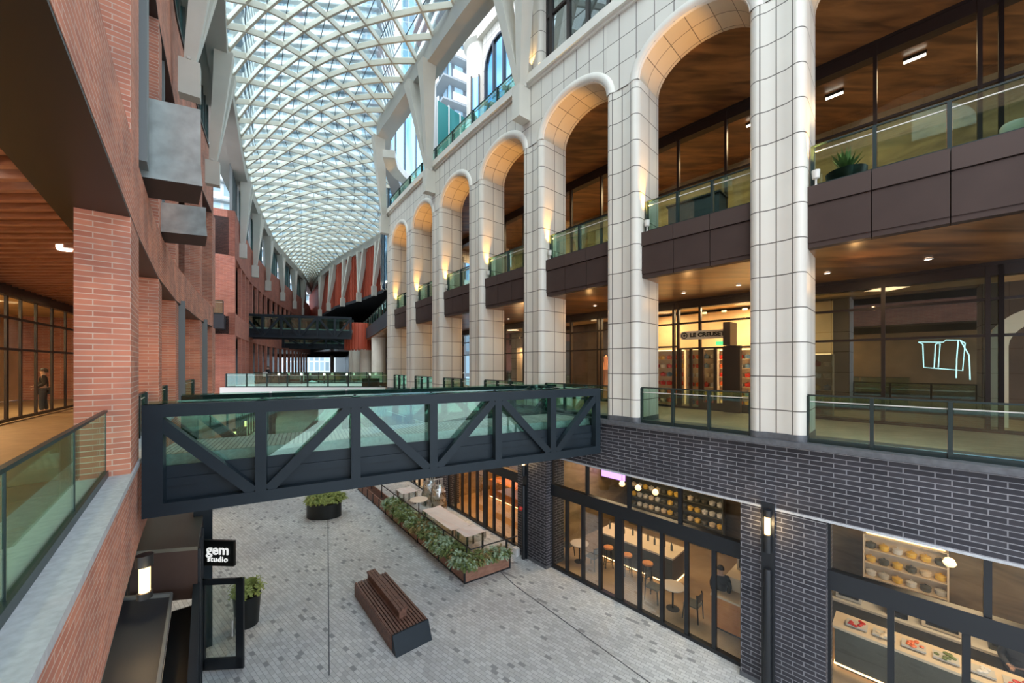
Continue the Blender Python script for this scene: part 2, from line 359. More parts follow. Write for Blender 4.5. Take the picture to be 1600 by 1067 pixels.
# arch wall
wall = MB(); sof = MB(); roll = MB(); NA = 22
wall.uo = Vector((0, 0, ZS-.8*10))
for i in range(len(COLS)-1+1):
    if i == 0:
        near = V2(COLS[0])+tdir(1)*4.08; far = V2(COLS[0])+tdir(0)*CW; t = tdir(0); n = nin(0)
    else:
        near = V2(COLS[i-1]); far = V2(COLS[i])+tdir(i)*CW; t = (near-far).normalized(); n = Vector((-t.y, t.x))*1
        n = nin(i)
    # column head panel above spring
    f0 = V2(COLS[i]) if i < len(COLS) else None
    wall.face([(*V2(COLS[i]), ZS), (*(V2(COLS[i])+tdir(i)*CW), ZS), (*(V2(COLS[i])+tdir(i)*CW), ZCO), (*V2(COLS[i]), ZCO)])
    if i == 0: pass
    W = (near-far).length; a = W/2; b = ZCR-ZS; pf = []
    for k in range(NA+1):
        th = math.pi*(1-k/NA); x = a+a*math.cos(th); z = ZS+b*math.sin(th); pf.append((x, z))
    tt = (near-far).normalized()
    for k in range(NA):
        (x0, z0), (x1, z1) = pf[k], pf[k+1]; A0 = far+tt*x0; A1 = far+tt*x1
        wall.face([(*A0, z0), (*A1, z1), (*A1, ZCO), (*A0, ZCO)])
    s_ = 0; rows = []; uvr = []
    for k in range(NA+1):
        x, z = pf[k]; p = far+tt*x
        if k: s_ += math.hypot(x-pf[k-1][0], z-pf[k-1][1])
        rows.append([(*(p+n*.1), z), (*(p+n*CD), z)]); uvr.append([(.1, s_), (CD, s_)])
    sof.ngrid(rows, uvr=uvr)
    # archivolt: flat band plus roll
    rr = []
    for k in range(NA+1):
        th = math.pi*(1-k/NA); ct, st = math.cos(th), math.sin(th); row = []
        for q in range(9):
            ph = math.pi*q/8; dr = .15-.17*math.cos(ph); dy = .08-.14*math.sin(ph)
            row.append((*(far+tt*(a+(a+dr)*ct)+n*dy), ZS+(b+dr)*st))
        rr.append(row)
    roll.ngrid(rr)
    g_ = MB()
aw = struct('wall_arcade', wall, 'stonewall')
x = sof.build('arch_soffit', 'soffitstone', aw); x = roll.build('archivolt', 'stoneplain', aw)
m = MB(); m.strip(RP, ZCO+.42, ZCO+.5, 1.36, 7.0); m.build('roof_slab', 'greymetal', aw)
m = MB(); m.strip(RP, ZS+1.05, ZCO, 1.3, CD); m.build('wall_back', 'frame', aw)
m = MB(); t = -tdir(7); o = V2(COLS[7]); n = nin(7)
m.face([(*o, ZS), (*(o+n*8), ZS), (*(o+n*8), ZCO+.4), (*o, ZCO+.4)]); m.build('wall_end', 'stonewall', aw)
m = MB(); m.strip(RPG, ZCO, ZCO+.1, -.08, CD); m.strip(RPG, ZCO+.1, ZCO+.42, -.18, CD); m.build('cornice', 'stoneplain', aw)
# lower dark brick spandrel and coping
m = MB(); m.strip(RPG, E-3.4, Z2-.12, 0, .5); ws = struct('wall_right_spandrel', m, 'dark')
m = MB(); m.strip(RPG, Z2-.12, Z2, -.14, 1.35); m.build('coping', 'granitedark', ws)
m = MB(); m.strip(RPG, E-3.45, E-3.4, -.01, .5); m.build('drip_edge', 'granite', ws)
# walkway slabs
m = MB(); m.strip(RP, Z2-.3, Z2-.002, 1.2, 5.35); struct('floor_right_walkway', m, 'floor')
m = MB(); m.strip(RP, Z3-1.4, Z3-.02, .45, 5.35); b_ = struct('floor_right_balcony', m, 'soffit')
m = MB(); m.strip(RP, E+9.85, E+9.95, CD-.02, 5.35); struct('ceiling_right_balcony', m, 'soffit')
# balcony fascias + glass railings per bay
def glass_rail(label, p0, p1, z, h=1.07, nposts=3, group=None, cat='railing', glassmat='rail', postw=.10, name='glass_railing', mid_=True, shoe=True):
    p0 = V2(p0); p1 = V2(p1); u = (p1-p0).normalized(); Ln = (p1-p0).length; c = (p0+p1)/2
    th = thing(name, label, cat, (c.x, c.y, z), group)
    m = MB(); m.beam((*p0, z+h-.02), (*p1, z+h-.02), .05, .035); m.build('top_rail', 'railsteel', th)
    if shoe: m = MB(); m.beam((*p0, z+.05), (*p1, z+.05), .07, .1); m.build('bottom_shoe', 'railsteel', th)
    if mid_: m = MB(); m.beam((*(p0+u*.05), z+h-.16), (*(p1-u*.05), z+h-.16), .02, .02); m.build('mid_rail', 'sign_grey', th)
    ks = [k/(nposts-1) for k in range(nposts)] if nposts > 1 else [.5]
    for k in ks:
        p = p0+u*Ln*k; m = MB(); m.obox(p, u, postw/2*.6, postw/2*1.3, z, z+h-.03); m.build('post', 'railsteel', th)
    for a, b in zip(ks[:-1], ks[1:]):
        A = p0+u*(Ln*a+.04); B = p0+u*(Ln*b-.04); m = MB(); m.beam((*A, z+h/2+.02), (*B, z+h/2+.02), .012, h-.12); m.build('glass_panel', glassmat, th)
    return th
bayname = ['cut by the right frame edge', 'in front of the cookware shop', 'third from the right', 'fourth from the right', 'fifth from the right', 'sixth from the right', 'farthest of the arcade']
for i in range(0, len(COLS)):
    if i == 0: near = V2(COLS[0])+tdir(1)*4.08
    else: near = V2(COLS[i-1])
    if i == 0: continue
    far = V2(COLS[i])+tdir(i)*CW; n = nin(i); u = (near-far).normalized(); W = (near-far).length
    k = i-1
    th = thing('balcony_fascia', 'Brown panelled balcony front between stone columns, '+bayname[k], 'balcony', (*((near+far)/2), Z3-1.4), 'brown balcony fronts in the arcade')
    A = far+n*.2; B = near+n*.2
    m = MB(); np_ = 3
    for q in range(np_):
        a = A+u*(W*q/np_+.008); b = A+u*(W*(q+1)/np_-.008)
        if True:
            m.beam((*(a+n*.1), Z3-.86+.0), (*(b+n*.1), Z3-.86), .2, .84); m.beam((*(a+n*.13), Z3-1.34), (*(b+n*.13), Z3-1.34), .22, .12)
    m.build('panel', 'fascia', th)
    m = MB()
    for q in range(np_):
        a = A+u*(W*q/np_+.006); b = A+u*(W*(q+1)/np_-.006); m.beam((*(a+n*.12), Z3-.21), (*(b+n*.12), Z3-.21), .3, .42)
    m.build('coping', 'coping', th)
    glass_rail('Green glass upper balcony railing, '+bayname[k], far+n*.42+u*.08, near+n*.42-u*.05, Z3, 1.02, 4 if i < 3 else 3, 'upper balcony glass railings')
    glass_rail('Glass railing with dark posts on the walkway ledge, '+bayname[k], far+n*.18+u*.02, near+n*.18-u*.02, Z2, 1.1, 4, 'walkway glass railings')
    # amber uplight on the near side of each column
    c = V2(COLS[i])+tdir(i)*(CW+.16)+n*.26
    th = thing('wall_uplight', 'Small amber uplight beside column at the balcony rail, '+bayname[k], 'lamp', (*c, Z3), 'column uplights')
    m = MB(); m.lathe((c.x, c.y, Z3), [(.0, .0), (.05, .0), (.05, .02), (.02, .04), (.02, .16), (.07, .18), (.08, .36), (.06, .36), (.0, .30)], 12); m.build('lamp_body', 'sign_grey', th)
    m = MB(); m.lathe((c.x, c.y, Z3+.33), [(.0, .0), (.055, .0), (.055, .015), (.0, .015)], 12); m.build('lamp_lens', 'glow', th)
    l_ = light('SPOT', (c.x-tdir(i).x*.0, c.y, Z3+.45), 520, (1, .48, .10), .05, spot=44)
    tgt = Vector((*(V2(COLS[i])+tdir(i)*(CW+.05)+n*.6), ZS+.6)); l_.rotation_euler = (tgt-l_.location).to_track_quat('-Z', 'Y').to_euler()
# storefronts, two levels, behind the arcade
BK = offs(RP, 5.2)
def storefront(name, label, p0, p1, z0, z1, nx, trans, mat='frame', gm='glass', fw=.09, dep=.12, cat='storefront', group=None, thick=None, bars=None):
    p0 = V2(p0); p1 = V2(p1); u = (p1-p0).normalized(); Ln = (p1-p0).length; c = (p0+p1)/2
    th = thing(name, label, cat, (c.x, c.y, z0), group)
    zs = [z0]+list(trans)+[z1]
    for z, nn in ((zs[0]+fw/2, 'sill_frame'), (zs[-1]-fw/2, 'head_frame')): m = MB(); m.beam((*p0, z), (*p1, z), dep*1.3, fw); m.build(nn, mat, th)
    for i_, z in enumerate(trans):
        hh = (bars[i_] if bars else fw*.8); m = MB(); m.beam((*p0, z), (*p1, z), dep, hh); m.build('transom', mat, th)
    ks = nx if isinstance(nx, (list, tuple)) else [k/nx for k in range(nx+1)]
    for q, k in enumerate(ks):
        wd = fw*(1.9 if thick and q in thick else 1); m = MB(); p = p0+u*Ln*k; m.obox(p, u, wd/2, dep*.6, z0, z1); m.build('mullion', mat, th)
    for a, b in zip(ks[:-1], ks[1:]):
        for za, zb in zip(zs[:-1], zs[1:]):
            A = p0+u*Ln*a; B = p0+u*Ln*b; m = MB(); m.face([(*A, za), (*B, za), (*B, zb), (*A, zb)]); m.build('glass_pane', gm, th)
    return th
upn = ['beyond the right frame', 'at the right frame edge, showing timber ceiling inside', 'right of the nearest column', 'behind the second arch', 'behind the third arch', 'behind the fourth arch', 'behind the fifth arch', 'behind the sixth arch', 'behind the last arch']
for i in range(1, len(BK)-1):
    p0, p1 = BK[i], BK[i+1]
    storefront('upper_storefront', 'Upper level dark framed shop glazing, '+upn[i], p0, p1, Z3, E+9.85, [0, .08, .54, 1] if i < 4 else 2, [Z3+3.3], group='upper level shop fronts')
    if i != 3: storefront('walkway_storefront', 'Walkway level dark framed shop glazing, '+upn[i], p0, p1, Z2, E+2.7, [0, .05, .5, 1], [Z2+2.55, Z2+3.5], gm='darkglass' if i == 2 else 'glass', group='walkway level shop fronts')
m = MB(); m.strip(offs(RP, 5.2), E+2.35, Z3, -.06, .3); struct('wall_right_bulkhead', m, 'frame')
m = MB(); m.strip(offs(RP, 5.2), E+9.4, E+9.95, -.06, .3); struct('wall_right_upper_bulkhead', m, 'frame')
# rooms behind both levels
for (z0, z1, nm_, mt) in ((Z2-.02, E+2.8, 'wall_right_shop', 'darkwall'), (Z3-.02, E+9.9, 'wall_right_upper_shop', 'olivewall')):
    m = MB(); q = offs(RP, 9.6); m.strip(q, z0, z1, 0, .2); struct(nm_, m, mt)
m = MB(); m.strip(RP, Z2-.3, Z2-.01, 5.35, 9.8); struct('floor_right_shop', m, 'shopfloor')
m = MB(); m.strip(RP, Z3-.5, Z3-.01, 5.35, 9.8); struct('floor_right_upper_shop', m, 'shopfloor')
m = MB(); m.strip(RP, E+2.75, E+2.85, 5.2, 9.8); struct('ceiling_right_shop', m, 'warmwall')
m = MB(); m.strip(RP, E+9.75, E+9.85, 5.35, 9.8); struct('ceiling_right_upper_shop', m, 'soffit')
for i in range(2, len(RP)-1):
    a = offs(RP, 7.4)[i]; b = offs(RP, 7.4)[i+1]; c = (a+b)/2
    light('AREA', (c.x, c.y, E+2.6), 170 if i == 3 else 90 if i == 4 else 20, (1, .72, .42), 1.6); light('AREA', (c.x, c.y, E+9.6), 100 if i >= 4 else 60, (1, .68, .36), 1.6)
    a = offs(RP, 2.9)[i]; b = offs(RP, 2.9)[i+1]; c = (a+b)/2
    light('AREA', (c.x, c.y, E+2.62), 13, (1, .66, .34), .8)
    # soffit glow: small lamps washing the timber ceilings from the fascia line
    q = V2(COLS[min(i-1, 7)])+nin(min(i-1, 7))*2.0+tdir(min(i-1, 7))*1.8
    light('POINT', (q.x, q.y, E+2.1), 6, (1, .55, .2), .06)
    for s_ in (.3, .75):
        p = offs(RP, 3.4)[i]*(1-s_)+offs(RP, 3.4)[i+1]*s_
        d_ = thing('downlight', 'Small round recessed downlights in the arcade timber soffit', 'lamp', (p.x, p.y, E+2.68), 'arcade soffit downlights')
        m = MB(); m.lathe((p.x, p.y, E+2.66), [(.07, .03), (.09, .02), (.09, .0), (.065, .0)], 12); m.build('trim_ring', 'sign_grey', d_)
        m = MB(); m.lathe((p.x, p.y, E+2.665), [(.0, .0), (.065, .0)], 12); m.build('lamp_lens', 'white_glow', d_)

# ------------------------------------------------------------------ cookware shop (between BK[3], BK[4])
p0, p1 = BK[3], BK[4]; u = (p1-p0).normalized(); Ln = (p1-p0).length; n = Vector((u.y, -u.x))
sf = storefront('cookware_storefront', 'Brightly lit dark framed cookware shop front with double door under a silver name sign', p0, p1, Z2, E+2.7, [0, .02, .26, .78, 1], [Z2+2.45, Z2+3.5], group=None)
m = MB(); m.beam((*(p0+n*3.9-u*.6), (Z2+E+2.6)/2), (*(p1+n*3.9+u*4.2), (Z2+E+2.6)/2), .1, E+2.6-Z2); struct('wall_right_cookware', m, 'warmwall')
dr = MB()
dl = Ln*.46
m = MB()
for k in (1063, 1080, 1098, 1118, 1132):
    p = p0+(p1-p0)*tpx(p0, p1, k); m.obox(p-n*.02, u, .05, .06, Z2, Z2+2.45)
m.beam((*(p0+u*Ln*.27-n*.02), Z2+.15), (*(p0+u*Ln*.75-n*.02), Z2+.15), .1, .3); m.build('door_frame', 'frame', sf)
m = MB(); m.obox(p0+(p1-p0)*tpx(p0, p1, 1147)-n*.18, u, .28, .12, Z2, Z2+2.5); m.build('dark_pier_panel', 'frame', sf)
bx = thing('blade_sign', 'Dark box projecting over the cookware shop door, right of the silver name sign', 'sign', (*(p0+(p1-p0)*tpx(p0, p1, 1146)-n*.4), Z2+2.5))
m = MB(); m.obox(p0+(p1-p0)*tpx(p0, p1, 1146)-n*.4, u, .12, .38, Z2+2.5, Z2+3.35); m.build('sign_box', 'frame', bx)
# sign board with rounded ends
def text(body, size, loc, xdir, mat, parent, name='lettering', ext=.01, spacing=1.0, sx=1.0, bold=0):
    cu = bpy.data.curves.new(name, 'FONT'); cu.body = body; cu.size = size; cu.extrude = ext; cu.align_x = 'CENTER'; cu.align_y = 'CENTER'; cu.space_character = spacing; cu.offset = bold; cu.space_line = .8
    ob = bpy.data.objects.new(name, cu); C.objects.link(ob)
    dg = bpy.context.evaluated_depsgraph_get(); me = bpy.data.meshes.new_from_object(ob.evaluated_get(dg)); bpy.data.objects.remove(ob)
    xd = Vector((xdir[0], xdir[1], 0)).normalized(); zd = Vector((0, 0, 1)); nd = xd.cross(zd)
    R = Matrix((xd, zd, nd)).transposed().to_4x4()
    me.transform(Matrix.Translation(Vector(loc)-parent_loc(parent)) @ R @ Matrix.Scale(sx, 4, (1, 0, 0)))
    me.materials.clear(); me.materials.append(M[mat]); o = bpy.data.objects.new(name, me); C.objects.link(o); o.parent = parent; return o
def tpx2(a, b, px):
    k = (px-800)/F; return (k*a.y-a.x)/((b.x-a.x)-k*(b.y-a.y))
sc = p0+(p1-p0)*tpx2(p0, p1, 1103)-n*.14; sz = Z2+2.98
sg = thing('cookware_shop_sign', 'Silver rounded name sign with black letters over the cookware shop door', 'sign', (*sc, sz))
m = MB(); hw, hh = .95, .17
pts = [(hw*0+(-1)**0*0, 0)]
prof = [( -hw+hh+hh*math.cos(a), hh*math.sin(a)) for a in [math.pi/2+k*math.pi/10 for k in range(11)]]+[(hw-hh+hh*math.cos(a), hh*math.sin(a)) for a in [-math.pi/2+k*math.pi/10 for k in range(11)]]
fr = [(*(sc-u*x_-n*.03), sz+z_) for x_, z_ in prof]; bkp = [(*(sc-u*x_+n*.03), sz+z_) for x_, z_ in prof]
m.face(fr); m.face(list(reversed(bkp)))
for k in range(len(fr)): j = (k+1) % len(fr); m.face([fr[k], fr[j], bkp[j], bkp[k]])
sp_ = m.build('sign_board', 'sign_grey', sg)
text('LE CREUSET', .22, (*(sc-u*.10-n*.045), sz), -u, 'sign_black', sp_, bold=.01, sx=1.1)
m = MB(); cc = sc+u*.77-n*.045
for r0, r1 in ((.13, .09), (.05, .0)):
    for k in range(20):
        a0 = k*math.pi/10; a1 = a0+math.pi/10
        m.face([(*(cc+u*r0*math.cos(a0)), sz+r0*math.sin(a0)), (*(cc+u*r0*math.cos(a1)), sz+r0*math.sin(a1)), (*(cc+u*r1*math.cos(a1)), sz+r1*math.sin(a1)), (*(cc+u*r1*math.cos(a0)), sz+r1*math.sin(a0))])
m.build('round_emblem', 'sign_black', sp_)
ex = thing('exit_sign', 'Small green exit sign glowing under the cookware name sign', 'sign', (*(sc+n*.6-u*.35), sz-.33)); m = MB(); m.obox(sc+n*.6-u*.35, u, .13, .02, sz-.4, sz-.26); m.build('sign_face', 'green', ex)
# shelves of cookware
pot_mats = ['orangepot', 'redpot', 'yellowpot', 'orangepot', 'bluepot', 'clothwhite', 'redpot', 'creamtop']
pot_names = {'counter': 'dark', 'sign_grey': 'silver', 'orangepot': 'orange', 'redpot': 'red', 'yellowpot': 'yellow', 'bluepot': 'blue', 'clothwhite': 'white', 'creamtop': 'cream'}
potmesh = {}
def pot(mat, p, z, where):
    lab = 'Small %s lidded pot on the %s' % (pot_names[mat], where)
    if mat not in potmesh:
        t_ = thing('enamel_pot', lab, 'pot', (p[0], p[1], z), 'pots on the '+where)
        m = MB(); m.lathe((p[0], p[1], z), [(0, 0), (.09, 0), (.115, .03), (.12, .13), (.125, .135)], 14); m.build('pot_body', mat, t_)
        m = MB(); m.lathe((p[0], p[1], z+.135), [(.13, 0), (.12, .02), (.05, .05), (.015, .055), (.015, .07), (.03, .08), (.0, .09)], 14); m.build('lid', mat, t_)
        potmesh[mat] = t_; return t_
    o = dup(potmesh[mat], (p[0], p[1], z), 0, lab); o['group'] = 'pots on the '+where; return o
def shelf_unit(c, dirv, wid, z, nsh, label, where='shelf', name='display_shelf', pots=True, mat='creamtop', hgt=.42):
    dirv = V2(dirv).normalized(); th = thing(name, label, 'shelf', (*c, z)); v = Vector((-dirv.y, dirv.x))
    m = MB()
    for s_ in (-1, 1): m.obox(V2(c)+dirv*s_*wid/2, dirv, .02, .17, z, z+nsh*hgt+.05)
    m.obox(V2(c)+v*.17, dirv, wid/2, .01, z, z+nsh*hgt+.05); m.build('case', mat, th)
    for k in range(nsh+1):
        m = MB(); m.obox(c, dirv, wid/2-.02, .17, z+k*hgt+.02, z+k*hgt+.045); m.build('shelf_board', mat, th)
    m = MB(); m.obox(V2(c)-v*.0, dirv, wid/2-.05, .01, z+nsh*hgt+.05, z+nsh*hgt+.08); m.build('light_strip', 'glowsoft', th)
    if pots:
        for k in range(nsh):
            nn = int(wid/.3)
            for q in range(nn): pot(random.choice(['creamtop', 'counter', 'sign_grey', 'clothwhite', 'counter', 'yellowpot'] if ('bar' in where or 'deli' in where) else pot_mats), V2(c)+dirv*(-wid/2+.16+q*.3)+v*.0, z+k*hgt+.05, where)
    return th
shelf_unit(p0+u*Ln*.10+n*1.3, -u, 1.2, Z2, 6, 'Lit shelf of coloured pots behind the glass just left of the broad column', 'shelf left of the broad column', hgt=.4)
shelf_unit(p0+u*Ln*.45+n*2.6, -u, 1.5, Z2, 6, 'Lit shelf of coloured pots seen through the cookware shop door', 'shelf behind the cookware door', hgt=.4)
shelf_unit(p0+u*Ln*.88+n*1.3, -u, 1.2, Z2, 6, 'Lit shelf of orange and red pots at the left side window of the cookware shop', 'shelf at the left cookware window', hgt=.4)
shelf_unit(p1+u*1.3+n*1.7, -u, 1.8, Z2, 6, 'Lit shelf of red and orange pots beside the third column from the right', 'shelf beside the third column', hgt=.4)
shelf_unit(p0+u*Ln*.66+n*3.0, -u, 1.5, Z2, 6, 'Lit shelf of coloured pots deep inside the cookware shop, left of the door', 'shelf deep in the cookware shop', hgt=.4)
for k in (.12, .3, .5, .7, .9):
    q = p0+u*Ln*k+n*1.8
    d_ = thing('ceiling_spot', 'Small round ceiling spots inside the cookware shop', 'lamp', (*q, E+2.3), 'cookware shop ceiling spots')
    m = MB(); m.lathe((*q, E+2.3), [(0, 0), (.09, 0), (.09, .06), (.0, .06)], 12); m.build('lamp_lens', 'glow', d_)
for px_, i_, lb, mt in ((934, 4, 'Tall copper fabric figure display lit in the dark shop right of the third column', 'rust'), (806, 5, 'Lit golden patterned panel in the shop window behind the fourth arch', 'creamtop')):
    a_, b_ = BK[i_]+(BK[i_]-BK[i_-1]).normalized()*0, BK[i_+1]; t_ = tpx(a_, b_, px_); uu = (b_-a_).normalized(); nn2 = Vector((uu.y, -uu.x)); q = a_+(b_-a_)*t_+nn2*.7
    th = thing('window_display', lb, 'display', (*q, Z2))
    if mt == 'rust':
        m = MB(); m.lathe((*q, Z2), [(0, .1), (.42, .1), (.34, .7), (.2, 1.25), (.30, 1.55), (.16, 1.8), (.1, 2.0), (.12, 2.2), (0, 2.3)], 9); m.build('draped_figure', mt, th); m = MB(); m.lathe((*q, Z2), [(0, 0), (.5, 0), (.5, .1), (0, .1)], 20); m.build('plinth', 'black', th)
    else:
        m = MB(); m.obox(q, uu, .7, .04, Z2+.3, Z2+2.9); m.build('panel', mt, th); m = MB(); m.obox(q, uu, .75, .03, Z2+.25, Z2+2.95); m.build('panel_frame', 'black', th)
    light('POINT', (*(q-nn2*.45), Z2+2.6), 22, (1, .6, .3), .05)
# shop at the right frame: neon outline, shelves and arch
p0, p1 = BK[2], BK[3]; u = (p1-p0).normalized(); Ln = (p1-p0).length; n = Vector((u.y, -u.x))
ne = thing('neon_outline', 'Cool white neon outline glowing in the dark shop window right of the broad column', 'neon sign', (*(p0+u*Ln*.38+n*.5), Z2+1.5))
m = MB()
def nq(a, b):
    t0, t1 = tpx(p0+n*.5, p1+n*.5, 1435), tpx(p0+n*.5, p1+n*.5, 1508)
    return (*(p0+n*.5+(p1-p0)*(t0+(t1-t0)*a)), Z2+1.62+b*.85)
for pl in ([(0, .98), (.1, .9), (.12, .1), (.55, .05), (.95, 0), (1.0, .9), (.9, 1.0), (.6, 1.02), (.55, .95), (0, .98)], [(.35, .08), (.38, .88), (.42, .92), (.48, .9), (.44, .1)], [(.86, 1.0), (.83, .4), (.82, -.25)], [(.9, 1.0), (1.08, .5), (1.1, -.3)]):
    m.tube([nq(a, b) for a, b in pl], .014, 6)
m.build('tube', 'neon', ne)
for k, lb in ((.90, 'Lit shelf of homeware behind the narrow window right of the broad column'),):
    shelf_unit(p0+u*Ln*k+n*1.2, -u, .9, Z2, 5, lb, 'homeware shelf right of the broad column', hgt=.42)
# lounge behind the frame edge: pale arch
q0 = BK[1]+(BK[2]-BK[1])*.72
th = thing('timber_arch_screen', 'Warm lit timber arch screen inside the shop at the right frame edge', 'screen', (*(q0+n*1.6), Z2))
m = MB(); rows = []
for k in range(15):
    a = math.pi*k/14; rows.append([(*(q0+n*1.6+u*1.25*math.cos(a)), Z2+2.3+1.15*math.sin(a)), (*(q0+n*1.6+u*.85*math.cos(a)), Z2+2.3+.75*math.sin(a))])
rows = [[(*(q0+n*1.6+u*1.25), Z2), (*(q0+n*1.6+u*.85), Z2)]]+rows+[[(*(q0+n*1.6-u*1.25), Z2), (*(q0+n*1.6-u*.85), Z2)]]
m.ngrid(rows, smooth=False); r2 = [[(p[0]+n.x*.3, p[1]+n.y*.3, p[2]) for p in r] for r in rows]; m.ngrid(r2, smooth=False)
for j in (0, 1): m.ngrid([[a[j], b[j]] for a, b in zip(rows, r2)], smooth=False)
m.build('arch', 'creamtop', th)

# balcony furniture and ceiling strips of the upper level
def bal(i, px, d):
    a_, b_ = offs(RP, d)[i], offs(RP, d)[i+1]; return a_+(b_-a_)*tpx(a_, b_, px)
for px_, lb in ((1322, 'Round black planter with dark plant behind the upper glass railing, right of the broad column'),):
    q = bal(2, px_, 1.0); th = thing('potted_plant', lb, 'plant', (*q, Z3)); m = MB(); m.lathe((*q, Z3), [(0, 0), (.22, 0), (.36, .3), (.38, .42), (.33, .42), (0, .38)], 20); m.build('pot', 'sign_black', th)
    m = MB(); rnd = random.Random(3)
    for k in range(60):
        a = rnd.uniform(0, 6.28); h_ = rnd.uniform(.2, .6); r_ = rnd.uniform(.05, .36); c0 = Vector((q.x, q.y, Z3+.38)); tp = c0+Vector((r_*math.cos(a), r_*math.sin(a), h_)); sd_ = Vector((-math.sin(a), math.cos(a), 0))*.035
        m.face([c0, c0.lerp(tp, .6)+sd_, tp, c0.lerp(tp, .6)-sd_])
    m.build('foliage', 'leafa', th)
q = bal(2, 1588, 1.0); th = thing('side_stool', 'Small white drum stool behind the upper glass railing at the right frame edge', 'stool', (*q, Z3)); m = MB(); m.lathe((*q, Z3), [(0, 0), (.17, 0), (.2, .05), (.2, .4), (.17, .45), (0, .45)], 20); m.build('stool_body', 'stoneplain', th)
q = bal(3, 1088, 1.5); th = thing('host_stand', 'Dark boxy cabinet behind the upper glass railing of the second arch', 'cabinet', (*q, Z3)); m = MB(); m.obox(q, tdir(2), .75, .3, Z3, Z3+.95); m.build('cabinet_body', 'slabdark', th); m = MB(); m.obox(q, tdir(2), .8, .34, Z3+.95, Z3+1.0); m.build('cabinet_top', 'black', th)
for k, (i_, s_, d_) in enumerate(((2, .35, 6.6), (2, .8, 6.9), (3, .4, 6.6), (4, .5, 6.6))):
    A_, B_ = offs(RP, d_)[i_], offs(RP, d_)[i_+1]; q = A_+(B_-A_)*s_; uu = (B_-A_).normalized()
    th = thing('strip_light', 'Slim white ceiling light strip inside the upper shops, '+['at the right frame edge', 'just right of the broad column', 'behind the second arch', 'behind the third arch'][k], 'lamp', (*q, E+9.6)); m = MB(); m.obox(q, uu, .24, .025, E+9.6, E+9.66); m.build('diffuser', 'white_glow', th)
    m = MB(); m.obox(q, uu, .26, .04, E+9.66, E+9.75); m.build('housing', 'black', th)
# ------------------------------------------------------------------ right side, street level
def fpt(i, s): return V2(COLS[i])+tdir(i)*s      # point on the facade, s metres toward the camera from column i's far corner
PIERS = [(1, -.2, 1.67), (3, -.35, 1.67), (5, -.2, 1.6), (7, 0, 1.2)]
pl = ['nearest, with a black lamp pole', 'beside the planter end', 'behind the wrapped chairs on the terrace', 'farthest of the right row']
pc = []
for k, (i, s0, wd) in enumerate(PIERS):
    a = fpt(i, s0); b = fpt(i, s0+wd); n = nin(i); u = (b-a).normalized()
    c = (a+b)/2+n*.45; pc.append((a, b, n, u))
    th = thing('brick_pier', 'Charcoal brick pier at street level, '+pl[k], 'pier', (c.x, c.y, 0), 'charcoal brick piers')
    m = MB(); m.obox((a+b)/2+n*.5, u, wd/2, .5, .0, E-3.45); m.build('brickwork', 'dark', th)
    m = MB(); m.obox((a+b)/2+n*.5, u, wd/2+.015, .515, 0, .12); m.build('base_course', 'granitedark', th)
def foldfront(lab, p0, p1, npan, ztop, doors, nup, gm='glass', thick=()):
    # upper lights, thick transom band, folding panels below
    p0 = V2(p0); p1 = V2(p1); u = (p1-p0).normalized(); Ln = (p1-p0).length; c = (p0+p1)/2
    th = thing('folding_window_wall', lab, 'storefront', (c.x, c.y, 0), None)
    m = MB(); m.beam((*p0, ztop-.04), (*p1, ztop-.04), .14, .08); m.build('head_frame', 'black', th); m = MB(); m.beam((*p0, .05), (*p1, .05), .16, .1); m.build('sill_frame', 'black', th)
    m = MB(); m.beam((*p0, doors+.27), (*p1, doors+.27), .2, .42); m.build('transom_band', 'black', th)
    for q in range(npan+1):
        p = p0+u*Ln*q/npan; wd = .14 if q in thick else .075; m = MB(); m.obox(p, u, wd, .06, .05, doors+.1) if wd > .1 else m.obox(p, u, wd*.7, .06, .05, doors+.1); m.build('folding_stile', 'black', th)
        if q < npan: A = p; B = p0+u*Ln*(q+1)/npan; m = MB(); m.face([(*A, .1), (*B, .1), (*B, doors+.1), (*A, doors+.1)]); m.build('glass_pane', gm, th)
    for q in range(nup+1):
        p = p0+u*Ln*q/nup; m = MB(); m.obox(p, u, .05, .06, doors+.4, ztop); m.build('upper_mullion', 'black', th)
        if q < nup: A = p; B = p0+u*Ln*(q+1)/nup; m = MB(); m.face([(*A, doors+.4), (*B, doors+.4), (*B, ztop), (*A, ztop)]); m.build('glass_pane', gm, th)
    return th
ZT = E-3.45
n0 = nin(2)
a1 = pc[0][0]+pc[0][2]*.35; b1 = pc[1][1]+pc[1][2]*.35
foldfront('Wide black folding window wall of the bar, between the two nearest charcoal piers', a1, b1, 9, ZT, 2.73, 4, thick=(5,))
z2 = pc[0][1]+tdir(1)*9.0+nin(0)*.35; a0 = pc[0][1]+nin(1)*.35
foldfront('Black framed folding window wall of the deli at the bottom right corner', a0, z2, 9, ZT, 2.73, 4)
a2 = pc[1][0]+pc[1][2]*.35; b2 = pc[2][1]+pc[2][2]*.35
foldfront('Black folding window wall with orange bakery behind the terrace', a2, b2, 9, ZT, 2.73, 4, thick=(4,))
a3 = pc[2][0]+pc[2][2]*.35; b3 = pc[3][1]+pc[3][2]*.35
foldfront('Farthest black folding window wall of the right row, behind the bridge', a3, b3, 8, ZT, 2.73, 4)
